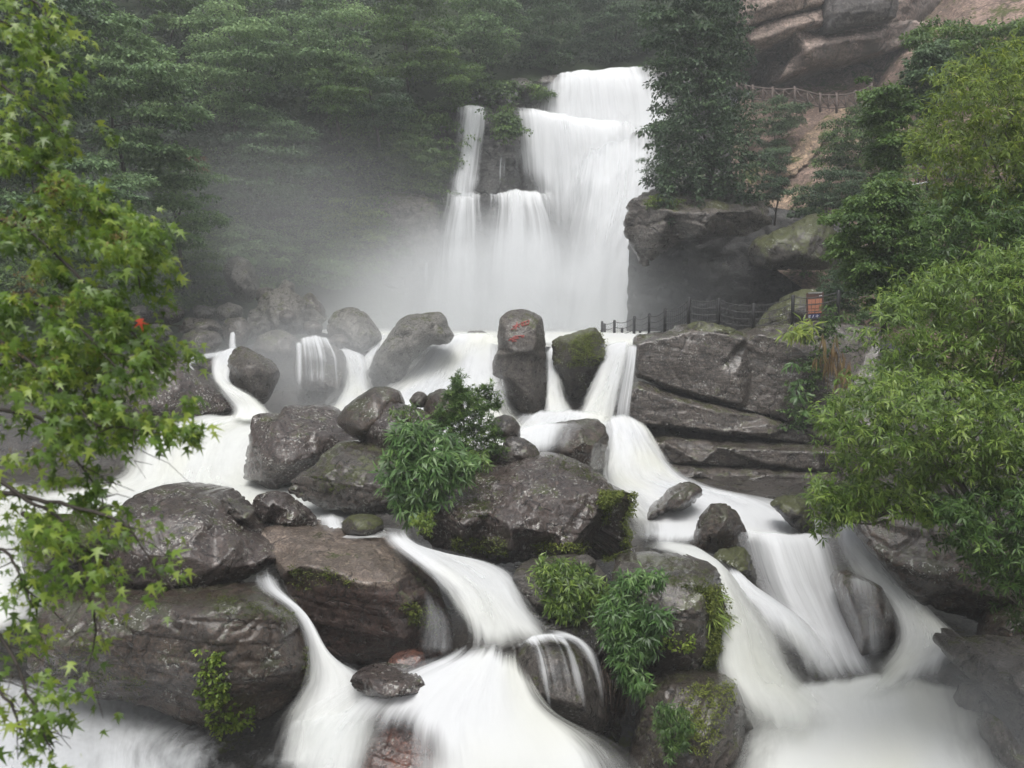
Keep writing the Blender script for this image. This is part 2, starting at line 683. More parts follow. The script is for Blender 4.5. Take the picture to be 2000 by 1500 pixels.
def rock(name, outline, d, mat, inner=None, thick=None, s=7.0, rnd=None, rnd_px=12, smooth=1, a=0.026, chip=0.035, strata=0.0, seed=1, parent=None, label=None, cat="boulder", group=None, kind=None, wob=2.5, bulge=0.45, closed=True, cut=None, sfreq=2.5, sdir=(0.15, 0.1, 1.0)):
    xs, ys = [p[0] for p in outline], [p[1] for p in outline]
    wpx = max(xs) - min(xs)
    hpx = max(ys) - min(ys)
    size = math.sqrt(wpx * hpx) * d / FPX
    if thick is None:
        thick = 0.75 * size
    if rnd is None:
        rnd = 0.10 * size
    if cut is None:
        cut = 9 if inner is None else 3
    if inner is None:
        cx, cyy = sum(xs) / len(xs), sum(ys) / len(ys)
        rg = np.random.default_rng(seed)
        inner = []
        for p in outline[::2]:
            t = rg.uniform(0.45, 0.65)
            inner.append((cx + (p[0] - cx) * t, cyy + (p[1] - cyy) * t, -bulge * size * rg.uniform(0.6, 1.1) + 0.22 * size * (cyy - p[1]) / max(hpx, 1)))
    v, T, loop = relief(outline, inner, d, s, rnd, rnd_px, smooth, seed=seed, wob=wob)
    if cut and closed:
        rg = np.random.default_rng(seed + 1000)
        c0 = v.mean(0)
        isl = np.zeros(len(v), bool)
        isl[loop] = True
        for _ in range(cut):
            n_ = np.array([rg.normal() * .75, -abs(rg.normal()) * .6 - .45, rg.normal() * .6 + .25])
            n_ /= np.linalg.norm(n_)
            pr = (v - c0) @ n_
            h_ = np.quantile(pr[~isl], rg.uniform(.80, .95))
            v = v - n_ * (np.maximum(0, pr - h_) * np.where(isl, .25, .95))[:, None]
    if closed:
        lp = v[loop]
        c = lp.mean(0)
        tris = [T]
        prev = np.array(loop)
        V = [v]
        off = len(v)
        for sc_, tk in ((0.97, 0.22), (0.84, 0.62), (0.5, 0.95)):
            r = c + (lp - c) * sc_
            r[:, 1] = np.minimum(lp[:, 1], c[1] + thick) * (1 - tk) + (c[1] + thick) * tk if False else lp[:, 1] + thick * tk
            V.append(r)
            cur = np.arange(len(loop)) + off
            off += len(loop)
            a0, a1 = prev, np.roll(prev, -1)
            b0, b1 = cur, np.roll(cur, -1)
            tris.append(np.stack([a1, a0, b0], -1))
            tris.append(np.stack([a1, b0, b1], -1))
            prev = cur
        V.append((c + np.array([0, thick * 1.05, 0]))[None])
        tris.append(np.stack([np.roll(prev, -1), prev, np.full(len(prev), off)], -1))
        v = np.concatenate(V)
        T = np.concatenate(tris)
    v = roughen(v, T, size, a, chip, strata, seed, sdir, sfreq)
    o = mesh_obj(name, v, T, mat, parent)
    if label:
        set_props(o, label, cat, group)
    if kind:
        o["kind"] = kind
    return o, v, T


def widen(r, k):
    r = np.asarray(r, float)
    c = (r[0] + r[-1]) / 2
    return c + (r - c) * (1 + 2 * k) if len(r) < 3 else np.concatenate([[r[0] + (r[0] - r[-1]) * k], r[1:-1], [r[-1] + (r[-1] - r[0]) * k]])


def lin(a, b, x):
    return np.clip((x - a) / (b - a), 0, 1)


def sheet(name, rows, mat, nu=24, nv=60, dens=None, eu=(0.12, 0.12), et=0.0, eb=0.1, ripple=0.03, bulge=0.0, seed=1, label=None, jag=0.0, halo=0.36, hw=0.32, hole=None):
    """A running sheet of water through cross rows of (px, py, depth): flow uv in metres and a 'fade' density."""
    rows = [widen(r, 0.10 if (eu[0] or eu[1]) else 0) for r in rows]
    eu = (min(.48, eu[0] * 1.5 + (.17 if eu[0] else 0)), min(.48, eu[1] * 1.5 + (.17 if eu[1] else 0)))
    R = np.array([P(np.array([q[0] for q in r]), np.array([q[1] for q in r]), np.array([q[2] for q in r])) for r in rows])
    G = np.swapaxes(catmull(np.swapaxes(R, 0, 1), nu), 0, 1)
    G = catmull(G, nv)
    u = np.linspace(0, 1, nu)
    w = np.linspace(0, 1, nv)
    if bulge:
        G = G + np.array([0, -0.6, 0.8]) * (bulge * np.sin(math.pi * u))[None, :, None]
    wid = np.linalg.norm(np.diff(G, axis=1), axis=2).sum(1).mean()
    leng = np.concatenate([[0], np.linalg.norm(np.diff(G.mean(1), axis=0), axis=1).cumsum()])
    UM, VM = np.meshgrid(u * wid, leng)
    U, W = np.meshgrid(u, w)
    q = np.stack([UM * 1.3, VM * 0.3, np.full_like(UM, seed * 7.3)], -1).reshape(-1, 3)
    rp = (fbm(q, 3, seed) - 0.5).reshape(UM.shape)
    gu = np.gradient(G, axis=1)
    gv = np.gradient(G, axis=0)
    n = np.cross(gv, gu)
    n /= np.maximum(np.linalg.norm(n, axis=2, keepdims=True), 1e-9)
    G = G + n * (rp * 2 * ripple)[:, :, None]
    f = np.ones_like(U)
    jn = (fbm(np.stack([VM * 0.5, VM * 0, UM * 0 + seed], -1).reshape(-1, 3), 3, seed + 3) - 0.5).reshape(UM.shape) * jag
    if eu[0]:
        f *= lin(0, eu[0], U + jn)
    if eu[1]:
        f *= lin(0, eu[1], 1 - U + jn)
    if et:
        f *= lin(0, et, W)
    if eb:
        f *= lin(0, eb, 1 - W)
    if dens is not None:
        f *= np.interp(W, np.linspace(0, 1, len(dens)), dens)
    if hole:
        f *= 1 - hole[4] * np.exp(-(((U - hole[0]) / hole[2]) ** 2 + ((W - hole[1]) / hole[3]) ** 2) ** 1.4)
    idx = np.arange(nu * nv).reshape(nv, nu)
    F = np.stack([idx[:-1, :-1], idx[1:, :-1], idx[1:, 1:], idx[:-1, 1:]], -1).reshape(-1, 4)
    vv, ff, fd, uu = G.reshape(-1, 3), F, f.ravel(), np.stack([UM.ravel(), VM.ravel()], -1)
    if halo and (eu[0] or eu[1]):
        kl, kr = (hw if eu[0] else 0), (hw if eu[1] else 0)
        L0, R0 = G[:, :1], G[:, -1:]
        H = G + (L0 - R0) * (kl * (1 - U))[:, :, None] + (R0 - L0) * (kr * U)[:, :, None]
        H = H + np.array([0, -0.10, 0.07]) * min(1.0, wid / 1.5)
        hf = np.ones_like(U)
        if eu[0]: hf *= lin(0, .5, U)
        if eu[1]: hf *= lin(0, .5, 1 - U)
        hf *= lin(0, .2, W) * lin(0, .3 if eb else .001, 1 - W + (0 if eb else 1))
        if dens is not None:
            hf *= np.interp(W, np.linspace(0, 1, len(dens)), dens)
        ff = np.concatenate([ff, F + len(vv)])
        vv = np.concatenate([vv, H.reshape(-1, 3)])
        fd = np.concatenate([fd, (hf * halo).ravel()])
        uu = np.concatenate([uu, uu])
    o = mesh_obj(name, vv, ff, mat, None, True, {"fade": fd}, uu)
    o["kind"] = "structure"
    if label:
        o["label"] = label
    return o


# leaf outlines along +Y, unit length: verts, faces
LEAF = {
    "oval": (np.array([(0, 0, 0), (.27, .45, .05), (0, 1, -.12), (-.27, .45, .05), (0, .5, -.03)], float), [(0, 1, 4), (1, 2, 4), (2, 3, 4), (3, 0, 4)]),
    "small": (np.array([(0, 0, 0), (.3, .5, .06), (0, 1, -.1), (-.3, .5, .06)], float), [(0, 1, 2), (0, 2, 3)]),
    "lance": (np.array([(0, 0, 0), (.085, .42, .07), (0, 1, -.16), (-.085, .42, .07)], float), [(0, 1, 3), (1, 2, 3)]),
    "needle": (np.array([(0, 0, 0), (.045, .5, .03), (0, 1, -.06), (-.045, .5, .03)], float), [(0, 1, 3), (1, 2, 3)]),
}
_st = [(0, 0.0)]
for ang, L in ((-118, .42), (-90, .15), (-60, .74), (-34, .2), (0, .85), (34, .2), (60, .74), (90, .15), (118, .42)):
    _st.append((math.sin(math.radians(ang)) * L, .3 + math.cos(math.radians(ang)) * L))
_sv = [(x, y, -0.22 * (x * x + (y - .3) ** 2)) for x, y in _st] + [(0, .3, 0.02)]
LEAF["star"] = (np.array(_sv, float), [(i, (i + 1) % 10, 10) for i in range(10)])


def leaves(pos, ydir, nrm, length, tint, shape):
    sv, sf = LEAF[shape]
    y = ydir / np.maximum(np.linalg.norm(ydir, axis=1, keepdims=True), 1e-9)
    z = nrm - (nrm * y).sum(1, keepdims=True) * y
    z /= np.maximum(np.linalg.norm(z, axis=1, keepdims=True), 1e-9)
    x = np.cross(y, z)
    L = np.asarray(length)[:, None, None]
    v = pos[:, None] + L * (sv[None, :, 0:1] * x[:, None] + sv[None, :, 1:2] * y[:, None] + sv[None, :, 2:3] * z[:, None])
    k = len(sv)
    f = (np.array(sf)[None] + (np.arange(len(pos)) * k)[:, None, None]).reshape(-1, 3)
    return v.reshape(-1, 3), f, np.repeat(tint, k)


def join(parts):
    V, F, Tn, o = [], [], [], 0
    for v, f, t in parts:
        V.append(v)
        F.append(f + o)
        Tn.append(t)
        o += len(v)
    return np.concatenate(V), np.concatenate(F), np.concatenate(Tn)


def foliage_obj(name, parts, mat, parent=None):
    v, f, t = join(parts)
    return mesh_obj(name, v, f, mat, parent, False, {"tint": t})


def clump_centres(poly, d, thick, sp, rng, layers=(1.0, 0.55, -0.3), inset=0.35):
    """Clump centres filling a crown with this outline: a domed front, a middle and a thin back layer."""
    poly = np.asarray(poly, float)
    x0, y0 = poly.min(0)
    x1, y1 = poly.max(0)
    C = []
    for li, ly in enumerate(layers):
        ss = sp * (1.0 if li == 0 else 1.35)
        gx, gy = np.meshgrid(np.arange(x0, x1 + ss, ss), np.arange(y0, y1 + ss, ss * 0.87))
        gx = gx + (np.arange(gx.shape[0])[:, None] % 2) * ss / 2
        gx, gy = gx.ravel() + rng.uniform(-.42, .42, gx.size) * ss, gy.ravel() + rng.uniform(-.42, .42, gx.size) * ss
        m = in_poly(gx, gy, poly)
        gx, gy = gx[m], gy[m]
        if not len(gx):
            continue
        e = edge_dist(gx, gy, poly)
        m = e > inset * sp * rng.uniform(0.2, 1.3, len(e))
        gx, gy, e = gx[m], gy[m], e[m]
        em = max(e.max() if len(e) else 1, 1e-6)
        dome = np.sqrt(np.clip(1 - (1 - e / em) ** 2, 0, 1))
        dd = d - thick * ly * dome * rng.uniform(0.75, 1.1, len(e))
        C.append(P(gx, gy, dd))
    return np.concatenate(C)


def clump_leaves(C, rad, npc, leaf_len, rng, shape="small", flat=0.6, droop=0.5, tint=(0.5, 0.25), out=None):
    """Leaves over the upper shell of each clump; tips hang outward and down."""
    n = len(C)
    r = rad * rng.uniform(0.6, 1.3, n)
    cnt = np.maximum(4, (npc * (r / rad) ** 2).astype(int))
    idx = np.repeat(np.arange(n), cnt)
    N = len(idx)
    v = rng.normal(size=(N, 3))
    v /= np.linalg.norm(v, axis=1, keepdims=True)
    v[:, 2] = np.where(v[:, 2] < -0.25, -v[:, 2] * 0.6, v[:, 2])
    shell = rng.uniform(0.55, 1.05, N) ** 0.6
    # lumpy clump outline
    lob = 0.75 + 0.5 * vnoise(v * 2.2 + C[idx] * 3.1, 5)
    p = C[idx] + v * (np.array([1, 1, flat])) * (r[idx] * shell * lob)[:, None]
    yd = v * np.array([1, 1, 0.25]) + rng.normal(scale=0.45, size=(N, 3)) + np.array([0, 0, -droop])
    nr = v * 0.5 + np.array([0, -0.15, 0.8]) + rng.normal(scale=0.35, size=(N, 3))
    ct = rng.normal(tint[0], tint[1] * 0.6, n)
    tn = np.clip(ct[idx] + rng.normal(0, tint[1] * 0.6, N), 0, 1)
    return leaves(p, yd, nr, leaf_len * rng.uniform(0.65, 1.25, N), tn, shape)


def whorls(C, nl, leaf_len, rng, axis=(0, -0.35, 0.6), spread=1.1, droop=0.6, tint=(0.5, 0.2), shape="lance"):
    """Whorls of long leaves radiating from each point and drooping at the tips."""
    n = len(C)
    ax = np.asarray(axis, float) + rng.normal(scale=0.4, size=(n, 3))
    ax /= np.linalg.norm(ax, axis=1, keepdims=True)
    idx = np.repeat(np.arange(n), nl)
    N = len(idx)
    rd = rng.normal(size=(N, 3))
    A = ax[idx]
    rd -= (rd * A).sum(1, keepdims=True) * A
    rd /= np.linalg.norm(rd, axis=1, keepdims=True)
    yd = rd * spread + A * rng.uniform(0.1, 0.9, N)[:, None] + np.array([0, 0, -droop])
    nr = A + rng.normal(scale=0.2, size=(N, 3)) + np.array([0, 0, 0.5])
    ct = rng.normal(tint[0], tint[1], n)
    tn = np.clip(ct[idx] + rng.normal(0, tint[1] * 0.5, N), 0, 1)
    return leaves(C[idx] + rd * leaf_len * 0.05, yd, nr, leaf_len * rng.uniform(0.6, 1.2, N), tn, shape)


def limbs(base, C, rng, r0, n=7, sides=6, up=0.45):
    """Trunk from the base into the crown and limbs towards a few clump centres."""
    C = np.asarray(C)
    top = C[np.argsort(C[:, 2])[-max(1, len(C) // 6)]]
    top = (top + C.mean(0)) / 2
    base = np.asarray(base, float)
    k = 7
    t = np.linspace(0, 1, k)[:, None]
    tr = base * (1 - t) + top * t + rng.normal(scale=r0 * 0.5, size=(k, 3)) * (t > 0) * (t < 1)
    L = [(tr, r0 * (1 - 0.75 * t[:, 0]), sides + 2)]
    for c in C[rng.choice(len(C), min(n, len(C)), replace=False)]:
        i = rng.integers(2, k - 1)
        a = tr[i]
        m = (a + c) / 2 + np.array([0, 0, -0.08]) * np.linalg.norm(c - a) + rng.normal(scale=r0 * 0.4, size=3)
        rr = r0 * (1 - 0.75 * i / k) * 0.5
        L.append((np.array([a, m, c]), [rr, rr * .6, rr * .2], sides))
    return tubes(L)


def tree(name, poly, d, thick, sp, mat, bark, label, base=None, cat="tree", group=None, npc=110, leaf=0.26, shape="small", flat=0.55, droop=0.55, r0=0.22, seed=1, tint=(0.5, 0.25), nl=8, layers=(1.0, 0.55, -0.3), crad=0.78, crown="crown", trunk="trunk", extra=None):
    rng = np.random.default_rng(seed)
    C = clump_centres(poly, d, thick, sp, rng, layers)
    rad = sp * d / FPX * crad
    xs = [p[0] for p in poly]
    ys = [p[1] for p in poly]
    if base is None:
        base = ((min(xs) + max(xs)) / 2, max(ys) + 20, d + thick * 0.3)
    b = P(*base)
    root = empty(name, b, label, cat, group)
    V, F = limbs(b, C, rng, r0, nl)
    mesh_obj(trunk, V, F, bark, root)
    parts = [clump_leaves(C, rad, npc, leaf, rng, shape, flat, droop, tint)]
    if extra:
        parts += extra(C, rng)
    foliage_obj(crown, parts, mat, root)
    return root, C


def plant(name, parts, mat, label, cat="plant", base=None, stems=None, bark=None, group=None, fol="foliage"):
    """A plant rooted at a point: foliage and, where they show, stems."""
    v, f, t = join(parts)
    if base is None:
        base = (v[:, 0].mean(), v[:, 1].mean(), v[:, 2].min())
    root = empty(name, base, label, cat, group)
    mesh_obj(fol, v, f, mat, root, False, {"tint": t})
    if stems:
        V, F = tubes(stems)
        mesh_obj("stem", V, F, bark, root)
    return root

# ------------------------------------------------------------------ rock materials
M_DARK = rock_mat("wet dark rock", (0.030, 0.025, 0.020), (0.112, 0.095, 0.082), 0.3, 0.35)
M_LICH = rock_mat("rock with white lichen", (0.034, 0.022, 0.019), (0.115, 0.088, 0.078), 0.9, 0.15, lichen_col=(0.42, 0.41, 0.38))
M_BROWN = rock_mat("brown mossy rock", (0.036, 0.025, 0.018), (0.125, 0.092, 0.068), 0.4, 0.4, moss_col=(0.04, 0.04, 0.014))
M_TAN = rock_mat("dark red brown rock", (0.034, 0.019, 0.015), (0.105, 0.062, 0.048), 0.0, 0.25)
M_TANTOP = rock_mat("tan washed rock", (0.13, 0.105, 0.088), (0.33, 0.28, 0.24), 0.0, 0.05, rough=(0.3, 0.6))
M_GREY = rock_mat("grey rock", (0.06, 0.057, 0.052), (0.17, 0.16, 0.15), 0.35, 0.25, wet=0.45)
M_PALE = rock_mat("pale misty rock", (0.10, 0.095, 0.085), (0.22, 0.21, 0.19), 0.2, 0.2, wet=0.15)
M_MOSS = rock_mat("mossy rock", (0.03, 0.027, 0.022), (0.10, 0.092, 0.08), 0.35, 0.7, moss_col=(0.055, 0.062, 0.014), wet=0.45)
M_RED = rock_mat("red wet rock", (0.07, 0.028, 0.02), (0.27, 0.12, 0.085), 0.1, 0.0, rough=(0.2, 0.45))
M_STRATA = rock_mat("layered sandstone", (0.034, 0.029, 0.026), (0.19, 0.17, 0.155), 0.6, 0.3, strat=0.4, bump=0.9, lichen_col=(0.40, 0.39, 0.37))
M_CLIFF = rock_mat("dark cliff rock", (0.030, 0.030, 0.030), (0.10, 0.097, 0.09), 0.1, 0.3, scale=0.35, strat=0.45, bump=1.0, moss_col=(0.04, 0.055, 0.016), wet=0.0)
M_SAND = rock_mat("reddish sandstone", (0.13, 0.095, 0.08), (0.36, 0.28, 0.24), 0.0, 0.0, rough=(0.6, 0.9), scale=0.25, strat=0.5, bump=0.9, stain=(0.10, 0.088, 0.082), wet=0.0)
M_SOIL = rock_mat("reddish soil slope", (0.13, 0.09, 0.07), (0.27, 0.19, 0.155), 0.0, 0.25, rough=(0.8, 1.0), scale=0.3, bump=0.6, wet=0.0)
M_SLIDE = rock_mat("bare tan landslip", (0.17, 0.12, 0.085), (0.40, 0.29, 0.20), 0.0, 0.1, rough=(0.7, 0.95), scale=0.4, bump=0.7, wet=0.0)
M_GROUND = rock_mat("ground", (0.028, 0.025, 0.022), (0.08, 0.072, 0.065), 0.1, 0.1, scale=0.5)
M_EARTH = rock_mat("dark forest soil", (0.012, 0.012, 0.009), (0.03, 0.028, 0.02), 0.0, 0.9, rough=(0.8, 1.0), scale=0.3, moss_col=(0.022, 0.036, 0.012), wet=0.0)

M_RECESS = rock_mat("recess rock with painted shade", (0.012, 0.012, 0.012), (0.04, 0.038, 0.036), 0.0, 0.05, scale=0.35, strat=0.3, wet=0.0)  # shade under the overhang is put into this near-black base colour
M_LEDGE = rock_mat("brown grey ledge rock", (0.04, 0.035, 0.031), (0.17, 0.15, 0.135), 0.2, 0.3, scale=0.6, strat=0.5, bump=1.0, wet=0.3)
M_BAND = rock_mat("pale tan sandstone band", (0.17, 0.13, 0.11), (0.40, 0.31, 0.26), 0.0, 0.0, rough=(0.6, 0.9), scale=0.3, strat=0.4, bump=0.8, wet=0.0)
M_SLATE = rock_mat("dark grey sandstone", (0.05, 0.046, 0.045), (0.15, 0.135, 0.13), 0.0, 0.0, rough=(0.6, 0.9), scale=0.3, strat=0.4, bump=0.8, wet=0.0)  # darker and greyer than the tan bands

# ------------------------------------------------------------------ ground
ys_ = np.concatenate([np.linspace(-40, 4, 12), np.linspace(5, 66, 70), np.linspace(68, 150, 30)])
xs_ = np.linspace(-110, 110, 121)
GX, GY = np.meshgrid(xs_, ys_)
zr = np.interp(GY, [-40, 5, 12, 14, 16, 20, 24, 28, 32, 36, 40, 64, 70, 90, 150], [-10, -9.6, -9.4, -9.2, -9.0, -7.8, -6.9, -6.4, -6.2, -3.6, -2.8, -2.8, 2.0, 22, 60])
ax_ = np.maximum(np.abs(GX) - (0.66 * np.maximum(GY, 8) + 2), 0)
GZ = zr + np.minimum(ax_ * 0.85, 45) + (fbm(np.stack([GX, GY, GX * 0], -1).reshape(-1, 3) * 0.25, 3, 3).reshape(GX.shape) - 0.5) * 0.8
idx = np.arange(GX.size).reshape(GX.shape)
F = np.stack([idx[:-1, :-1], idx[:-1, 1:], idx[1:, 1:], idx[1:, :-1]], -1).reshape(-1, 4)
g = mesh_obj("ground", np.stack([GX, GY, GZ], -1).reshape(-1, 3), F, M_GROUND)
g["kind"] = "structure"

# ------------------------------------------------------------------ hillside and cliffs (the setting)
hill, HV, HT = rock("hillside", [(-200, 660, -14), (-220, 300, -10), (-220, -160, 10), (200, -160, 22), (600, -160, 30), (1000, -160, 36), (1300, -160, 40), (1600, -160, 40), (1600, 160, 24), (1280, 180, 16), (1050, 160, 14), (900, 195, 10), (850, 260, 9), (820, 380, 7), (800, 480, 6), (790, 560, 4), (770, 670, 3), (500, 670, -4), (250, 680, -10)], 52, M_EARTH,
    inner=[(0, 400, -6), (200, 300, 2), (350, 420, -1), (400, 200, 9), (600, 350, 5), (600, 160, 12), (750, 260, 9), (800, 150, 14), (1000, 60, 22), (1200, 60, 28), (500, 520, 0), (650, 500, 3), (300, 560, -5), (700, 400, 6), (450, 40, 18), (760, 40, 22)],
    s=14, rnd=0, a=0.012, chip=0.01, seed=3, wob=0, kind="structure", closed=False, smooth=6)
hill["label"] = "steep wooded hillside beside the waterfall"
cl, CV, CT_ = rock("cliff", [(690, 690, -1), (700, 560, 0), (720, 380, 1.2), (760, 330, 1.5), (850, 215, 3), (905, 196, 3.4), (1010, 190, 3.6), (1040, 150, 5.5), (1100, 140, 6), (1290, 122, 7), (1420, 130, 6), (1430, 400, 2), (1400, 690, -1)], 60.6, M_CLIFF,
    inner=[(1075, 160, 4.6), (1270, 140, 5.2), (1075, 215, 4.2), (1200, 240, 3.8), (1020, 215, 2.0), (1000, 200, 2.6), (900, 210, 1.6), (945, 212, 1.7), (940, 300, 1.6), (880, 310, 1.6), (1020, 300, 1.7), (1240, 240, 2.6), (1240, 300, 1.0), (1030, 375, 1.4), (900, 378, 1.4), (1080, 385, 0.4), (960, 388, 0.3), (850, 395, 0.2), (1240, 400, 0.0), (960, 520, -0.2), (1100, 560, -0.8), (1240, 560, -0.8), (850, 560, 0), (780, 430, 0.9), (760, 520, 0.4)],
    s=7, rnd=0, a=0.012, chip=0.014, strata=0.42, seed=5, wob=0, kind="structure", closed=False, smooth=1, sfreq=0.9, sdir=(-0.22, 0.05, 1))
cl["label"] = "dark layered cliff behind the waterfall"
oc, _, _ = rock("cliff", [(1440, 280, 0), (1452, 60, 2), (1455, -160, 4), (1860, -160, 2), (1840, 10, 1), (1821, 60, 1), (1790, 80, 0.5), (1720, 105, 0), (1640, 135, 0), (1640, 185, 3.5), (1560, 180, 5), (1500, 176, 5), (1455, 176, 5)], 66, M_SAND,
    inner=[(1464, 82, -2.5), (1490, 88, -3.6), (1545, 66, -4.2), (1556, 62, -4.4), (1572, 92, -4.2), (1600, 70, -3.2), (1625, 60, -4.0), (1700, 56, -3.8), (1720, 100, -3.0), (1604, 128, -3.2), (1560, 142, -3.0), (1512, 166, -1.5), (1480, 100, 2.5), (1500, 104, 2.5), (1530, 100, 2.0), (1480, 160, 6), (1530, 172, 6), (1575, 152, 4), (1620, 136, 3), (1760, 30, -3.6), (1780, 60, -2.0), (1520, 20, -3.4), (1556, 10, -3.8), (1562, 30, -2.6), (1640, 30, -2.8), (1620, -60, -3)],
    s=6, rnd=0, a=0.006, chip=0.006, strata=0.22, seed=9, wob=1.5, kind="structure", closed=False, smooth=1, sfreq=0.55, sdir=(-0.35, 0.05, 1))
oc["label"] = "overhanging reddish sandstone cliff above the path"
KW = dict(closed=True, cut=0, smooth=0, rnd=.15, rnd_px=5, kind="structure", thick=5, s=5, a=.007, chip=.010, strata=.1, sfreq=1.2, sdir=(-.35, .05, 1))
for nm, ol, inn, dd, mt, sd in (
    ("pale tan band of sandstone under the cliff's roof", [(1455, 66), (1462, 85), (1490, 89), (1520, 78), (1545, 68), (1608, 50), (1610, 14), (1540, 30), (1480, 50)], [(1470, 78, -.4), (1500, 72, -.5), (1540, 56, -.6), (1590, 40, -.5)], 61.8, M_BAND, 141),
    ("upper pale band of the sandstone cliff", [(1450, -60), (1450, 60), (1480, 46), (1540, 26), (1612, 8), (1612, -60)], [(1480, 20, -.5), (1540, 0, -.5), (1580, -20, -.4)], 61.4, M_BAND, 142),
    ("dark stained block of the sandstone cliff", [(1614, -60), (1610, 62), (1640, 58), (1690, 48), (1752, 36), (1768, -60)], [(1640, 30, -.6), (1700, 20, -.7), (1740, 10, -.5)], 61.2, M_SLATE, 143),
    ("undercut belly of the sandstone cliff", [(1546, 70), (1562, 100), (1540, 120), (1516, 160), (1560, 143), (1604, 129), (1660, 118), (1722, 104), (1790, 80), (1830, 40), (1750, 40), (1690, 52), (1610, 66)], [(1575, 100, -1.0), (1600, 90, -1.2), (1650, 80, -1.2), (1710, 74, -1.0), (1560, 130, -.2), (1600, 118, -.8)], 62.6, M_SAND, 144)):
    o, _, _ = rock("cliff", ol, dd, mt, inner=inn, seed=sd, **KW)
    o["label"] = nm
sl, SLV, SLT = rock("hillside", [(1440, 190, 1), (1480, 176, 2.5), (1600, 150, 4), (1680, 105, 4.5), (1740, 60, 4.5), (1830, 0, 5), (1850, -60, 6), (2200, -60, -6), (2250, 700, -26), (1900, 720, -24), (1650, 640, -24), (1560, 560, -20), (1470, 500, -13), (1440, 420, -8), (1430, 300, -4)], 63, M_SOIL,
    inner=[(1500, 195, 0.5), (1600, 205, 0.5), (1668, 205, 0.3), (1700, 175, 1.5), (1480, 320, -3), (1560, 260, -2), (1620, 235, -1), (1500, 400, -7), (1600, 380, -8), (1700, 300, -8), (1800, 200, -8), (1900, 100, -6), (1900, 400, -18), (1750, 500, -18), (1620, 500, -16)],
    s=11, rnd=0, a=0.012, chip=0.016, seed=12, wob=0, kind="structure", closed=False, smooth=3)
sl["label"] = "reddish soil slope below the cliff path"
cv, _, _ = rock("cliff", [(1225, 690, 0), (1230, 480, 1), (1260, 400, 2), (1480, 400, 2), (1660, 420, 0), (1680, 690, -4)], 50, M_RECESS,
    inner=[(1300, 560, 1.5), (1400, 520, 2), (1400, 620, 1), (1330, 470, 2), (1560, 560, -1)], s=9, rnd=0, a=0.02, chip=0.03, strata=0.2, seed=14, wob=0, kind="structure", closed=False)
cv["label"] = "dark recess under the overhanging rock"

# ------------------------------------------------------------------ boulders
rock("boulder", [(1213, 425, .3), (1226, 402, .6), (1245, 386, 1), (1290, 366, 2), (1400, 366, 2.5), (1490, 385, 2), (1505, 440, 1), (1465, 463, .2), (1400, 461, 0), (1330, 469, 0), (1295, 499, .3), (1260, 520, .8), (1246, 512, 1), (1238, 487, .8), (1220, 457, .5)], 44.5, M_LEDGE,
    inner=[(1240, 415, -.8), (1300, 410, -1.6), (1400, 415, -1.6), (1470, 425, -1.0), (1285, 455, -1.3), (1250, 470, -.3), (1380, 452, -1.5), (1440, 455, -1.2), (1270, 495, .2)],
    s=4, a=0.012, chip=0.016, strata=0.16, sfreq=1.6, rnd=.1, seed=21, thick=5, label="overhanging ledge of rock jutting beside the main fall, trees on top", cat="rock")
rock("boulder", [(1464, 492, .4), (1471, 470, .2), (1496, 458, 0), (1545, 438, .3), (1590, 413, .8), (1625, 428, .8), (1650, 500, .5), (1622, 526, .3), (1562, 528, 0), (1500, 527, 0), (1475, 517, .3)], 41, M_MOSS,
    s=5, a=0.03, chip=0.03, seed=22, thick=3, label="big rounded mossy boulder above the dark recess behind the fence", bulge=.35)
rock("boulder", [(1474, 645), (1490, 615), (1515, 595), (1552, 567), (1590, 562), (1640, 580), (1660, 650), (1560, 660)], 37.5, M_MOSS, s=6, seed=23, label="low sloping boulder behind the chain fence and the notice board", bulge=.3)

# engraved pillar
eng, EV, ET = rock("engraved_boulder", [(975, 628, 0), (977, 620, .1), (995, 606, .3), (1022, 603, .5), (1041, 608, .5), (1058, 618, .5), (1062, 635, .4), (1065, 660, .4), (1067, 710, .4), (1068, 788, .3), (1050, 823, .2), (1008, 800, .2), (967, 750, .3), (961, 722, .15), (964, 698, 0), (972, 682, 0), (971, 655, 0)], 34, M_GREY,
    inner=[(985, 640, -.42), (1010, 622, -.2), (1040, 622, -.1), (1047, 640, -.55), (1047, 665, -.62), (1042, 684, -.72), (1005, 690, -.8), (970, 692, -.5), (985, 665, -.6), (1020, 655, -.58), (1005, 697, -.45), (1038, 694, -.4), (970, 702, -.25), (1000, 740, -.35), (1040, 740, -.4), (1045, 790, -.3)],
    s=3.0, a=0.006, chip=0.008, strata=0.016, sfreq=7, rnd=.08, rnd_px=6, smooth=1, cut=0, seed=31, thick=1.8, wob=1.2, label="tall upright boulder with two red characters, in the middle of the stream")
rock("boulder", [(1075, 667, .1), (1090, 659, .3), (1120, 650, .5), (1145, 641, .5), (1160, 638, .5), (1172, 650, .3), (1181, 668, .2), (1182, 690, .2), (1178, 706, .2), (1160, 738, .2), (1145, 765, .2), (1128, 782, .2), (1108, 772, .2), (1094, 740, .1), (1080, 710, 0)], 34.5, M_MOSS,
    inner=[(1105, 670, -.5), (1135, 665, -.7), (1160, 660, -.6), (1165, 690, -.7), (1120, 700, -.75), (1140, 700, -.8), (1125, 740, -.4)],
    s=3.5, seed=32, a=.02, chip=.025, rnd=.2, rnd_px=8, thick=1.8, label="dark leaning boulder with a mossy top corner, beside the engraved boulder")
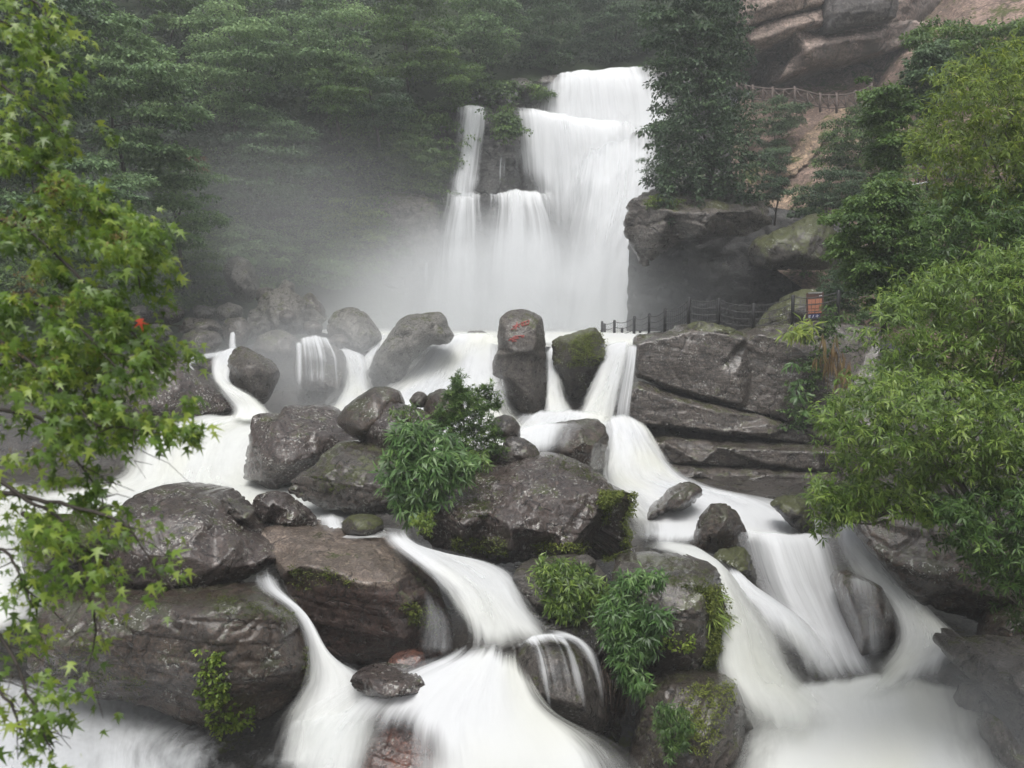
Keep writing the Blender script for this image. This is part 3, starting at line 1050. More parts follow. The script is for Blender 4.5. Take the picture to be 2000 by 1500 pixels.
rock("boulder", [(716, 735, .2), (730, 697, .2), (755, 655, .4), (783, 620, .8), (804, 612, 1), (860, 608, 1.2), (874, 622, 1), (877, 640, .8), (891, 655, .8), (880, 672, .6), (839, 676, .4), (800, 712, .2), (780, 750, .2), (740, 775, .2), (722, 760, .2)], 33.5, M_PALE,
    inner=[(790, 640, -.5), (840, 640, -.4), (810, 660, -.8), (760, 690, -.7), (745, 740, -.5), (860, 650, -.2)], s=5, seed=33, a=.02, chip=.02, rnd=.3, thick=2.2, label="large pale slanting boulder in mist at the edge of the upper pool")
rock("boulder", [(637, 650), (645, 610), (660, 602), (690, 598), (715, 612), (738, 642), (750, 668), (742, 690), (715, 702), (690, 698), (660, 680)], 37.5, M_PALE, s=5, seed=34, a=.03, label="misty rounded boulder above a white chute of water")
rock("boulder", [(573, 710), (578, 668), (600, 662), (640, 669), (668, 686), (678, 710), (682, 780), (640, 790), (580, 785)], 34.5, M_GREY, s=5, seed=35, a=.02, rnd=.5, rnd_px=25, label="round boulder with a thin veil of water running over it")
rock("boulder", [(443, 705), (452, 685), (470, 674), (500, 689), (525, 703), (542, 722), (540, 750), (520, 790), (480, 790), (455, 760), (445, 728)], 30.5, M_GREY,
    inner=[(468, 690, -.3), (500, 710, -.6), (470, 725, -.7), (500, 750, -.7), (525, 730, -.4)], s=4.5, seed=36, a=.02, chip=.025, label="angular grey boulder between two misty rivulets")
rock("boulder", [(205, 790), (225, 740), (240, 702), (265, 680), (310, 690), (350, 706), (390, 736), (430, 770), (470, 800), (440, 812), (412, 820), (390, 838), (340, 860), (290, 870), (220, 880)], 29.5, M_LICH,
    inner=[(290, 730, -.6), (350, 760, -1.0), (410, 795, -.7), (300, 800, -1.2), (250, 780, -.9), (350, 825, -.8), (270, 840, -.8)], s=5.5, seed=37, a=.015, chip=.015, thick=3, label="large sloping boulder spotted with white lichen, behind the maple branches")
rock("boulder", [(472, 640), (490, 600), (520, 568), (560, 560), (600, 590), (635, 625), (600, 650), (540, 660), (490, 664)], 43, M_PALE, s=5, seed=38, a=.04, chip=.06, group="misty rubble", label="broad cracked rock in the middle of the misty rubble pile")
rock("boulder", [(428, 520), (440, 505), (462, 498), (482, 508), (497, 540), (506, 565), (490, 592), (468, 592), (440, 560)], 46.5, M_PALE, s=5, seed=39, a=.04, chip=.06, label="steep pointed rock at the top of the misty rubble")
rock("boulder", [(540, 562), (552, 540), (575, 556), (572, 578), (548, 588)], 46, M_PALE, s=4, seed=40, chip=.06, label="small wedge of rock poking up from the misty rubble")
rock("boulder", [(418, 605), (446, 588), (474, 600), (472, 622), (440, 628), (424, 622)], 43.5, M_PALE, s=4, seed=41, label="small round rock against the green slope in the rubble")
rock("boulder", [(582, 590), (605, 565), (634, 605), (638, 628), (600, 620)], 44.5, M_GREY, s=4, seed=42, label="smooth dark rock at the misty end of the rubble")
rock("boulder", [(490, 690), (502, 655), (545, 642), (580, 660), (585, 700), (545, 712), (505, 708)], 36.5, M_GREY, s=4.5, seed=43, a=.025, label="flat topped dark rock behind the angular grey boulder")
rock("boulder", [(345, 690), (355, 655), (378, 640), (420, 648), (432, 668), (410, 695), (380, 706)], 36, M_GREY, s=4.5, seed=44, label="dark rock by the thin rivulet at the tip of the maple")
rock("boulder", [(340, 650), (362, 618), (420, 625), (436, 645), (400, 655)], 40, M_GREY, s=4.5, seed=45, label="low shelf of dark rock under the green slope")
rock("boulder", [(425, 650), (440, 622), (470, 618), (492, 640), (478, 672), (445, 672)], 40.5, M_GREY, s=4, seed=46, label="dark stone above the thin trickle in the rubble")
rock("boulder", [(376, 712), (395, 700), (422, 702), (424, 724), (400, 734)], 31.5, M_GREY, s=3.5, seed=47, label="small smooth stone parting the thin rivulet")
rock("boulder", [(638, 668), (650, 652), (680, 652), (686, 672), (664, 684)], 36.5, M_GREY, s=3.5, seed=48, label="small stone at the lip of the white chute")
rock("boulder", [(905, 656), (915, 647), (940, 645), (958, 653), (955, 664), (915, 664)], 44, M_PALE, s=3.5, seed=49, label="tiny rock breaking the surface of the upper pool")
rng = np.random.default_rng(5)
for i, (x, y, w, d) in enumerate([(520, 575, 26, 45), (455, 640, 20, 42), (610, 640, 24, 42), (395, 610, 26, 44), (330, 615, 34, 41), (300, 655, 36, 38), (560, 618, 22, 41.5), (480, 560, 24, 46.5), (655, 630, 18, 43), (270, 610, 30, 42)]):
    k = 8
    an = np.sort(rng.uniform(0, 2 * math.pi, k)) + 0.2
    o = [(x + math.cos(q) * w * rng.uniform(.7, 1.1), y + math.sin(q) * w * .7 * rng.uniform(.7, 1.1)) for q in np.linspace(0, 2 * math.pi, k, False)]
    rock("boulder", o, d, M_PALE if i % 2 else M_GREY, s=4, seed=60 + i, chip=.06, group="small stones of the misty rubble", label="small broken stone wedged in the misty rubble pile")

# middle group
rock("boulder", [(472, 935, .4), (478, 890, .4), (485, 845, .5), (493, 812, .6), (507, 808, .9), (542, 811, 1), (556, 791, 1.2), (567, 789, 1.4), (581, 796, 1.5), (612, 791, 1.8), (640, 795, 1.8), (662, 806, 1.6), (690, 840, 1.2), (705, 866, .6), (668, 874, .3), (642, 884, .2), (612, 907, .1), (590, 928, .1), (565, 947, .2), (540, 957, .2), (511, 951, .2)], 24.2, M_LICH,
    inner=[(545, 818, .2), (530, 850, -.35), (518, 890, -.6), (513, 930, -.45), (550, 840, -.1), (565, 860, -.5), (600, 855, -.3), (640, 850, .1), (560, 905, -.75), (600, 885, -.6), (575, 830, .5), (620, 825, .7), (535, 935, -.4)],
    s=4.5, a=.012, chip=.02, rnd=.15, smooth=2, seed=71, thick=2.4, label="angular slab with a pale upright face, beside the milky cascade")
rock("boulder", [(660, 832), (657, 815), (672, 795), (700, 774), (730, 757), (760, 753), (782, 764), (792, 790), (762, 832), (740, 866), (700, 862), (675, 846)], 23.4, M_BROWN, s=4.5, cut=0, smooth=3, seed=72, rnd=.4, rnd_px=30, a=.015, chip=.008, bulge=.4, label="smooth egg shaped brown boulder at the head of the central group")
rock("boulder", [(712, 850), (722, 812), (755, 784), (800, 790), (838, 805), (858, 840), (845, 885), (800, 905), (740, 890), (716, 872)], 22.9, M_LICH, s=4.5, seed=73, a=.025, rnd=.35, label="lichen speckled rock between the egg shaped boulder and the bamboo shrub")
rock("boulder", [(798, 780), (815, 764), (834, 770), (836, 795), (805, 796)], 23.6, M_GREY, s=3, seed=74, label="small pale stone on the skyline of the central group")
rock("boulder", [(826, 795), (836, 770), (860, 759), (888, 762), (905, 780), (908, 815), (870, 835), (835, 820)], 23.4, M_BROWN, s=4, seed=75, rnd=.3, label="brown rounded rock at the foot of the feathery evergreen shrub")
rock("boulder", [(955, 850), (965, 815), (985, 810), (1002, 813), (1016, 832), (1018, 856), (990, 864)], 22.8, M_DARK, s=4, seed=76, label="upper of two rounded rocks beside the feathery shrub, over the stream")
rock("boulder", [(975, 885), (985, 858), (998, 851), (1028, 858), (1050, 875), (1058, 897), (1040, 908), (990, 905)], 22.2, M_DARK, s=4, seed=77, label="lower of two rounded rocks beside the feathery shrub, over the stream")
rock("boulder", [(925, 905), (935, 878), (975, 868), (1012, 878), (1010, 908), (960, 915)], 21.9, M_GREY, s=4, seed=78, label="pale flat stone wedged on the big central boulder")
rock("boulder", [(1040, 875, .2), (1050, 835, .4), (1087, 826, .8), (1147, 819, .8), (1168, 818, .7), (1186, 837, .4), (1190, 865, .3), (1183, 884, .3), (1182, 916, .3), (1140, 930, .2), (1098, 915, .2), (1052, 905, .1)], 25, M_BROWN,
    inner=[(1080, 850, -.1), (1130, 840, -.3), (1165, 840, -.2), (1140, 870, -.75), (1170, 880, -.6), (1100, 885, -.5), (1150, 905, -.6)], s=4, seed=79, a=.02, chip=.015, label="grey boulder with a mossy end, water sliding over its shoulder")
rock("boulder", [(556, 955, 0), (574, 934, .3), (612, 906, .8), (644, 876, 1.2), (665, 866, 1.4), (740, 868, 1.5), (790, 880, 1.3), (840, 905, 1), (850, 960, .4), (835, 1025, .2), (800, 1016, 0), (750, 1008, 0), (700, 1010, 0), (647, 1003, 0), (595, 986, 0), (562, 967, 0)], 21.2, M_DARK,
    inner=[(610, 940, -.3), (660, 905, .1), (720, 895, .2), (640, 975, -.5), (700, 950, -.7), (700, 985, -.6), (760, 930, -.6), (760, 985, -.7), (800, 960, -.5)], s=4.5, a=.018, chip=.03, strata=.06, sfreq=3, rnd=.2, seed=80, thick=2.5, label="dark tilted slab with moss patches, under the bamboo shrub")
rock("boulder", [(800, 1015, .3), (815, 950, .8), (870, 905, 1.6), (930, 893, 2), (1000, 899, 2), (1040, 893, 2.0), (1070, 890, 1.9), (1100, 893, 1.8), (1130, 905, 1.6), (1175, 930, 1.2), (1200, 955, .8), (1241, 966, .6), (1246, 1000, .4), (1228, 1031, .3), (1246, 1052, .2), (1233, 1072, .2), (1247, 1080, .3), (1210, 1098, .3), (1120, 1102, .3), (1050, 1103, .3), (1000, 1106, .3), (920, 1101, .3), (870, 1094, .2), (830, 1071, .1), (812, 1050, .1)], 19.8, M_LICH,
    inner=[(880, 930, 1.0), (940, 940, .6), (1010, 925, .6), (1030, 955, -.1), (950, 1000, -.5), (900, 985, -.2), (1090, 935, .3), (1150, 960, -.1), (1190, 985, -.4), (1000, 1030, -1.1), (1100, 1025, -1.2), (1200, 1030, -.7), (900, 1030, -.8), (860, 1050, -.6), (1000, 1075, -.95), (1100, 1075, -1.0), (1190, 1080, -.6), (1230, 1000, -.2), (1060, 980, -.7), (1140, 1000, -.8), (850, 990, .1)],
    s=4.5, a=.012, chip=.02, strata=.05, sfreq=3, rnd=.25, smooth=2, seed=81, thick=3, label="huge dark boulder with moss and lichen, in the centre of the river")

# lower rocks of the near side
rock("boulder", [(84, 1167, .7), (175, 1164, 1), (315, 1168, 1.1), (430, 1160, 1.1), (490, 1163, 1), (532, 1181, .9), (577, 1206, .8), (602, 1255, .8), (622, 1325, .8), (595, 1340, .6), (577, 1363, .5), (546, 1391, .4), (500, 1407, .3), (430, 1433, .2), (385, 1426, .2), (332, 1405, .2), (290, 1384, .2), (245, 1370, .2), (182, 1362, .2), (140, 1349, .2), (80, 1335, .2), (48, 1310, .2), (50, 1220, .3)], 15.2, M_BROWN,
    inner=[(100, 1185, -.3), (200, 1187, -.4), (300, 1192, -.5), (400, 1190, -.55), (475, 1182, -.35), (530, 1205, -.2), (415, 1250, -.75), (395, 1320, -.8), (430, 1380, -.6), (300, 1260, -.55), (200, 1260, -.5), (120, 1280, -.4), (300, 1330, -.4), (220, 1335, -.3), (500, 1260, -.5), (560, 1280, -.2), (520, 1350, -.3), (590, 1310, .1)],
    s=4.5, a=.014, chip=.014, strata=.04, sfreq=3, rnd=.16, rnd_px=14, seed=82, thick=2.2, smooth=3, label="long flat topped brown boulder with ferns on its face, nearest the camera")
rock("boulder", [(178, 1129, .2), (185, 1045, .4), (224, 1008, .8), (240, 983, 1.0), (257, 966, 1.3), (297, 955, 1.6), (346, 955, 1.7), (385, 961, 1.7), (420, 968, 1.6), (444, 984, 1.5), (490, 1034, 1.2), (521, 1059, .9), (545, 1087, .5), (539, 1098, .4), (500, 1122, .3), (444, 1146, .2), (413, 1164, .2), (350, 1168, .1), (273, 1164, 0), (189, 1162, .1)], 17.4, M_LICH,
    inner=[(270, 990, .7), (330, 990, .8), (371, 1024, -.25), (300, 1020, -.1), (240, 1040, -.3), (455, 1070, -.2), (420, 1030, .35), (470, 1050, .4), (525, 1087, 0), (350, 1080, -.55), (420, 1110, -.4), (280, 1090, -.5), (230, 1100, -.4), (340, 1140, -.45), (480, 1105, -.1), (260, 1140, -.35)],
    s=4.5, a=.012, chip=.016, rnd=.14, rnd_px=12, smooth=2, seed=83, thick=2.5, label="angular boulder with white lichen, resting on the long flat boulder")
rock("boulder", [(425, 975), (440, 973), (470, 992), (497, 997), (496, 1016), (486, 1030), (466, 1024), (440, 1008)], 18.6, M_DARK, s=4, seed=84, chip=.06, label="small dark shard of rock behind the lichen boulder")
rock("boulder", [(45, 1048), (66, 1020), (94, 1006), (122, 1010), (143, 1022), (175, 1041), (192, 1062), (184, 1132), (172, 1154), (154, 1162), (87, 1166), (50, 1130), (36, 1080)], 17.3, M_MOSS, s=4.5, seed=85, a=.02, label="mossy rounded boulder half hidden by maple leaves")
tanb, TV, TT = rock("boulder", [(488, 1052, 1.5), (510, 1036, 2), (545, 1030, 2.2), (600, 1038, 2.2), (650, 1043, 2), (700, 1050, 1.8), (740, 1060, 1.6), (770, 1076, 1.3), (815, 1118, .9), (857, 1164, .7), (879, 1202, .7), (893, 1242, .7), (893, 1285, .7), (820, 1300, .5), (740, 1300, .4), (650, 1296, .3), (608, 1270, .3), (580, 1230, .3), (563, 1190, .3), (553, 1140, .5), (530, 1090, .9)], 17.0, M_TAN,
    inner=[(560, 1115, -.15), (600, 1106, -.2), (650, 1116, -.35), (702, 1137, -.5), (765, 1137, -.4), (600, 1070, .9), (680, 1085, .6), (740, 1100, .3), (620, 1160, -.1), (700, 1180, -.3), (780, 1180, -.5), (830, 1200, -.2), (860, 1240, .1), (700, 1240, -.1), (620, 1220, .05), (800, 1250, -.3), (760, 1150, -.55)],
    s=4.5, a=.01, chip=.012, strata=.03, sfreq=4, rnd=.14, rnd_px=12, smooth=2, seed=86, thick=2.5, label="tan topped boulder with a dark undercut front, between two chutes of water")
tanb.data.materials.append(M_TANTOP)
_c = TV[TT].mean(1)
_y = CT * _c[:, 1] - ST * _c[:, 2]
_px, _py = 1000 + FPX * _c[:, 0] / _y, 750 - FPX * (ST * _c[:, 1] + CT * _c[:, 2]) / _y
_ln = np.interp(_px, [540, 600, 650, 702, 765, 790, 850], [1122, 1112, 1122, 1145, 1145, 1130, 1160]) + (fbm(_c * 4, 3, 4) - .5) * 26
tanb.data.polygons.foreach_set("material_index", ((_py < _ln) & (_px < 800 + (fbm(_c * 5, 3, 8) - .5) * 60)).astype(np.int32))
rock("boulder", [(486, 986), (500, 970), (520, 961), (547, 965), (577, 985), (602, 1005), (624, 1026), (616, 1042), (570, 1038), (530, 1024), (495, 1020)], 19.8, M_LICH, s=3.5, seed=87, chip=.05, label="small angular rock at the tip of the tilted slab")
rock("boulder", [(666, 1022), (680, 1009), (702, 1006), (732, 1009), (750, 1022), (746, 1046), (725, 1056), (690, 1052), (670, 1042)], 19.2, M_MOSS, s=3.5, seed=88, rnd=.2, label="small rounded stone sitting in the chute above the tan boulder")
rock("boulder", [(658, 1333), (685, 1325), (720, 1323), (790, 1328), (818, 1329), (843, 1342), (840, 1357), (811, 1361), (776, 1375), (748, 1369), (713, 1358), (681, 1350)], 14.5, M_LICH, s=3.5, seed=89, thick=.9, bulge=.25, label="flat dark slab lying in the white water below the tan boulder")
rock("boulder", [(640, 1520, -.5), (660, 1440, -.1), (700, 1392, .4), (760, 1372, .6), (830, 1372, .6), (880, 1395, .4), (915, 1450, 0), (920, 1530, -.5), (900, 1600, -.9), (660, 1600, -.9)], 14.65, M_RED, s=4, seed=90, thick=1.2, cut=0, rnd=.2, rnd_px=40, a=.02, chip=.01, strata=.03, sfreq=6, inner=[(720, 1440, -.15), (780, 1430, -.15), (850, 1440, -.15), (720, 1510, -.6), (790, 1510, -.65), (860, 1510, -.6)], label="reddish rock seen through thin running water at the bottom edge")
rock("boulder", [(745, 1325), (752, 1300), (765, 1285), (797, 1275), (828, 1278), (835, 1305), (800, 1330)], 15.9, M_RED, s=3.5, seed=91, bulge=.3, label="small reddish rock under the tan boulder's dripping edge")
rock("boulder", [(1002, 1310), (1012, 1275), (1028, 1254), (1052, 1248), (1087, 1250), (1122, 1261), (1148, 1277), (1166, 1308), (1180, 1356), (1190, 1405), (1170, 1440), (1080, 1420), (1015, 1380)], 15.2, M_GREY, s=4, cut=0, smooth=3, seed=92, rnd=.6, rnd_px=45, a=.015, chip=.008, bulge=.35, label="smooth dome of rock with threads of water pouring over it")
cube, KV, KT = rock("boulder", [(1197, 1130, .6), (1200, 1111, 1.2), (1212, 1101, 1.6), (1250, 1096, 1.7), (1297, 1095, 1.7), (1398, 1107, 1.5), (1409, 1128, 1.2), (1413, 1157, .7), (1421, 1185, .5), (1423, 1220, .5), (1416, 1272, .5), (1398, 1308, .4), (1370, 1322, .2), (1335, 1324, .2), (1295, 1328, .2), (1240, 1305, .2), (1205, 1250, .2), (1192, 1180, .3)], 16.0, M_DARK,
    inner=[(1235, 1150, -.2), (1300, 1140, -.3), (1345, 1128, -.2), (1372, 1128, -.25), (1385, 1150, -.2), (1260, 1120, .5), (1340, 1115, .6), (1300, 1190, -.55), (1370, 1190, -.45), (1240, 1220, -.3), (1310, 1250, -.5), (1375, 1260, -.3), (1330, 1295, -.3), (1260, 1280, -.2), (1400, 1190, 0)],
    s=4, a=.016, chip=.03, rnd=.16, rnd_px=10, smooth=2, seed=93, thick=2, label="blocky boulder with a moss fringe and hanging bamboo on its side")
rock("boulder", [(1199, 1160), (1202, 1115), (1215, 1100), (1240, 1098), (1262, 1112), (1265, 1160), (1235, 1180)], 16.6, M_GREY, s=3.5, seed=94, label="squat grey rock wedged behind the blocky boulder")
rock("boulder", [(1000, 1130, .2), (1010, 1110, .5), (1028, 1103, .8), (1070, 1100, 1), (1115, 1092, 1.1), (1165, 1100, 1), (1190, 1130, .8), (1200, 1165, .6), (1170, 1222, .4), (1122, 1218, .2), (1087, 1214, .2), (1042, 1199, .1), (1017, 1164, .1)], 16.8, M_GREY,
    inner=[(1040, 1130, -.2), (1100, 1130, -.2), (1060, 1165, -.5), (1120, 1175, -.6), (1160, 1150, -.2)], s=4, seed=95, a=.015, chip=.012, rnd=.3, rnd_px=20, label="rounded rock draped with bamboo grass beside the centre chute")
rock("boulder", [(1120, 1108), (1128, 1088), (1150, 1083), (1165, 1094), (1163, 1116), (1140, 1122)], 17.0, M_GREY, s=3, seed=96, label="small grey stone perched above the bamboo grass")
rock("boulder", [(1250, 1420, .3), (1262, 1360, .4), (1300, 1322, .7), (1363, 1318, .9), (1422, 1323, .9), (1440, 1335, .8), (1451, 1360, .6), (1462, 1405, .5), (1482, 1430, .6), (1476, 1454, .5), (1482, 1500, .5), (1486, 1570, .4), (1220, 1570, .2), (1235, 1480, .3)], 14.6, M_DARK,
    inner=[(1330, 1350, -.2), (1400, 1345, -.1), (1380, 1380, -.55), (1440, 1400, -.1), (1300, 1420, -.5), (1380, 1450, -.7), (1440, 1470, -.3), (1330, 1510, -.6), (1400, 1530, -.6)], s=4, seed=97, a=.016, chip=.022, thick=1.8, rnd=.15, rnd_px=12, label="dark boulder with orange and green moss at the bottom edge")
rock("boulder", [(1010, 1195), (1060, 1205), (1130, 1222), (1200, 1200), (1215, 1260), (1230, 1350), (1215, 1460), (1185, 1410), (1160, 1300), (1120, 1262), (1060, 1240)], 16.4, M_DARK, s=4.5, seed=98, bulge=.15, label="shadowed rock behind the hanging roots and the dome of rock")

# side stream
rock("boulder", [(1258, 1022), (1266, 998), (1300, 980), (1317, 958), (1352, 941), (1371, 951), (1373, 966), (1353, 985), (1335, 995), (1300, 1004), (1280, 1020), (1266, 1035)], 23.2, M_BROWN, s=3.5, seed=101, a=.02, rnd=.25, label="slanting elongated rock at the head of the side chute")
rock("boulder", [(1348, 1072), (1360, 1042), (1370, 1020), (1398, 985), (1419, 983), (1437, 996), (1450, 1020), (1468, 1050), (1450, 1075), (1398, 1082), (1363, 1082)], 21.4, M_BROWN,
    inner=[(1400, 1000, -.3), (1418, 1010, -.5), (1410, 1040, -.7), (1385, 1045, -.4), (1435, 1045, -.3)], s=3.5, seed=102, a=.015, rnd=.15, rnd_px=8, label="pointed wet rock with a brown edge, splitting the side chute")
rock("boulder", [(1395, 1092), (1405, 1080), (1429, 1071), (1452, 1069), (1466, 1084), (1474, 1108), (1480, 1132), (1482, 1172), (1450, 1180), (1436, 1140), (1418, 1112)], 20.2, M_MOSS, s=3.5, seed=103, chip=.06, label="cracked mossy rock under the pointed wet rock")
rock("boulder", [(1504, 988), (1524, 972), (1559, 967), (1575, 980), (1589, 1001), (1596, 1042), (1575, 1048), (1545, 1026), (1527, 1008)], 22.6, M_MOSS, s=3.5, seed=104, a=.025, label="dark mossy rock under the willowy leaves across the side stream")
rock("boulder", [(1636, 1135), (1645, 1122), (1662, 1118), (1687, 1128), (1722, 1146), (1736, 1171), (1750, 1202), (1758, 1236), (1745, 1265), (1702, 1285), (1680, 1300), (1668, 1255), (1655, 1202), (1642, 1160)], 18.6, M_BROWN, s=3.5, cut=0, smooth=3, seed=105, rnd=.35, rnd_px=30, a=.015, chip=.006, label="rounded brown rock with white threads of water, between two chutes")
rock("boulder", [(1640, 1000, .6), (1664, 1003, .6), (1690, 1055, .4), (1722, 1100, .2), (1755, 1140, .1), (1800, 1183, 0), (1880, 1204, 0), (1930, 1223, 0), (2100, 1220, 0), (2140, 900, 2), (1800, 900, 2.5), (1690, 930, 1.5)], 18.6, M_BROWN,
    inner=[(1720, 1020, -.1), (1800, 1060, -.5), (1900, 1080, -.9), (2000, 1060, -.9), (1820, 1140, -.6), (1930, 1170, -.9), (2030, 1150, -.9), (1760, 1090, -.3), (1880, 980, .3)], s=6, seed=106, a=.01, chip=.016, strata=.06, sfreq=2.2, rnd=.15, thick=4, label="broad brown bank of rock under the overhanging leaves, dark hollow below")
rock("boulder", [(1855, 1280, .1), (1874, 1261, .3), (1896, 1258, .5), (1930, 1278, .5), (2000, 1270, .6), (2120, 1262, .6), (2120, 1560, 0), (1990, 1480, 0), (1948, 1372, 0), (1914, 1340, 0), (1876, 1308, 0)], 15.2, M_GREY,
    inner=[(1900, 1285, -.3), (1960, 1330, -.6), (2040, 1380, -.8), (2020, 1300, -.4)], s=5, seed=107, a=.015, thick=2, label="misty slanting boulder at the foot of the brown bank")
rock("boulder", [(1870, 1380), (1885, 1345), (1915, 1338), (1948, 1372), (1960, 1400), (1920, 1400)], 15.9, M_GREY, s=4, seed=108, label="small wet rock tucked behind the misty slanting boulder")
rock("boulder", [(1930, 1430), (1948, 1404), (1966, 1418), (1995, 1461), (2060, 1520), (2060, 1580), (1965, 1520)], 14.2, M_GREY, s=4, seed=109, bulge=.3, label="low grey rock at the edge of the wide white water")
rock("boulder", [(1920, 1260), (1945, 1215), (2000, 1195), (2120, 1190), (2120, 1300), (1960, 1300)], 17.2, M_BROWN, s=6, seed=110, bulge=.3, label="dark rock in the hollow under the brown bank")
rock("boulder", [(1240, 840), (1215, 826), (1232, 822), (1250, 830), (1255, 850)], 31.5, M_DARK, s=3, seed=111, label="small wet stone at the foot of the side fall")

# rock ledge with the fence on top: layered blocks
led = empty("rock_ledge", P(1400, 960, 30), "layered ledge of grey sandstone under the chain fence", "rock ledge")
LK = dict(s=3.8, a=.006, chip=.007, rnd=.06, rnd_px=5, smooth=0, cut=0, parent=led, wob=3)
rock("rock_layer", [(1236, 668, .3), (1242, 656, .8), (1262, 653, 1.3), (1300, 649, 1.5), (1326, 634, 1.7), (1360, 630, 1.8), (1395, 634, 1.8), (1462, 647, 1.6), (1478, 640, 1.5), (1540, 632, 1.5), (1600, 628, 1.5), (1720, 640, 1), (1720, 850, -1.5), (1562, 830, .2), (1496, 811, .3), (1400, 787, .3), (1300, 760, .4), (1241, 738, .4)], 33.2, M_STRATA,
    inner=[(1246, 672, 0), (1300, 660, .0), (1340, 648, .1), (1400, 650, .1), (1456, 660, 0), (1462, 668, .55), (1480, 652, .4), (1246, 730, 0), (1300, 751, -.05), (1400, 778, -.1), (1450, 790, -.1), (1459, 795, .45), (1470, 720, .5), (1520, 660, .2), (1520, 800, .1), (1600, 700, -.2), (1640, 800, -.6), (1330, 700, -.12), (1400, 720, .02), (1440, 730, -.14)],
    strata=.035, sfreq=2.2, sdir=(.3, .05, 1), seed=121, thick=6, **LK)
rock("rock_layer", [(1198, 812, .2), (1214, 766, .5), (1246, 742, .6), (1300, 764, .6), (1400, 791, .5), (1496, 815, .4), (1562, 834, .2), (1720, 860, -1.2), (1720, 900, -1.0), (1590, 866, .1), (1500, 858, .2), (1400, 850, .2), (1300, 838, .3), (1230, 832, .3), (1204, 828, .3)], 32.6, M_STRATA,
    inner=[(1214, 790, -.1), (1246, 756, 0), (1300, 776, -.05), (1400, 803, -.1), (1500, 828, -.15), (1600, 850, -.4), (1240, 826, -.1), (1300, 831, -.1), (1400, 842, -.2), (1500, 850, -.25)], strata=.05, sfreq=3, sdir=(.3, .05, 1), seed=122, thick=5, **LK)
rock("rock_layer", [(1262, 880, .3), (1272, 858, .8), (1300, 854, .9), (1400, 866, .7), (1500, 871, .6), (1600, 874, .4), (1740, 890, -1), (1740, 960, -.9), (1610, 926, .1), (1500, 915, .2), (1370, 910, .2), (1300, 906, .3), (1275, 900, .3)], 31.3, M_STRATA,
    inner=[(1280, 866, 0), (1300, 862, 0), (1400, 874, -.2), (1500, 879, -.3), (1600, 883, -.4), (1290, 899, -.1), (1370, 903, -.2), (1500, 908, -.3), (1600, 918, -.4)], strata=.045, sfreq=3.4, sdir=(.25, .05, 1), seed=123, thick=5, **LK)
rock("rock_layer", [(1282, 930, .2), (1300, 910, .7), (1370, 915, .6), (1500, 920, .5), (1620, 930, .4), (1760, 950, -.8), (1760, 1030, -1.0), (1660, 1010, 0), (1570, 987, .2), (1500, 974, .2), (1405, 954, .2), (1330, 944, .2)], 30.3, M_STRATA,
    inner=[(1310, 917, 0), (1370, 922, -.05), (1500, 927, -.15), (1620, 940, -.25), (1330, 937, -.05), (1405, 947, -.1), (1500, 966, -.2), (1600, 985, -.3)], strata=.045, sfreq=3.4, sdir=(.25, .05, 1), seed=124, thick=4, **LK)
rock("boulder", [(1330, 650), (1340, 630), (1365, 626), (1400, 632), (1460, 645), (1470, 662), (1400, 665)], 33.6, M_MOSS, s=3.5, seed=125, bulge=.12, a=.015, label="flat mossy capstone on the ledge below the fence posts")
# bare tan landslips, lying on the slope
def slope_depth(px, py):
    y = CT * SLV[:, 1] - ST * SLV[:, 2]
    ex, ey = 1000 + FPX * SLV[:, 0] / y, 750 - FPX * (ST * SLV[:, 1] + CT * SLV[:, 2]) / y
    k = np.argsort((ex - px) ** 2 + (ey - py) ** 2)[:5]
    return SLV[k, 1].min()


for k, (pl, lb) in enumerate([([(1540, 318), (1552, 285), (1578, 255), (1600, 235), (1634, 212), (1672, 208), (1648, 235), (1622, 262), (1600, 290), (1578, 322), (1552, 336), (1524, 342)], "bare tan landslip scar below the wooden railing"), ([(1480, 460), (1486, 425), (1505, 392), (1535, 364), (1566, 366), (1550, 400), (1528, 432), (1506, 458)], "ochre strip of bare rock beside the mossy boulder"), ([(1478, 345), (1500, 330), (1560, 322), (1556, 340), (1510, 352), (1486, 362)], "narrow bare shelf of tan earth across the slope")]):
    dd = [slope_depth(*q) for q in pl]
    m = sum(dd) / len(dd)
    cx, cy0 = sum(q[0] for q in pl) / len(pl), sum(q[1] for q in pl) / len(pl)
    rock("landslip", [(q[0], q[1], e - m - .1) for q, e in zip(pl, dd)], m, M_SLIDE, inner=[(cx, cy0, slope_depth(cx, cy0) - m - 1.0)], s=5, rnd=0, a=.02, chip=.03, thick=1.5, seed=131 + k, wob=5, label=lb, cat="landslip")
rock("outcrop", [(690, 410, 0), (740, 375, .6), (800, 368, 1), (850, 385, .8), (862, 430, .4), (858, 500, .2), (800, 520, 0), (740, 470, 0), (700, 440, 0)], 57.6, M_LEDGE,
    inner=[(740, 400, -.6), (800, 395, -.7), (830, 440, -.8), (780, 440, -.9), (800, 490, -.6)], s=4.5, a=.015, chip=.02, strata=.2, sfreq=1, sdir=(-.4, .05, 1), seed=151, thick=2, cut=0, smooth=0, label="tilted layered outcrop in mist beside the slender side fall", cat="outcrop")
rock("outcrop", [(700, 500), (745, 480), (810, 505), (832, 560), (780, 590), (720, 560)], 56.6, M_CLIFF, s=5, seed=152, bulge=.2, label="dim rock face low in the mist beside the thin trickle", cat="outcrop")
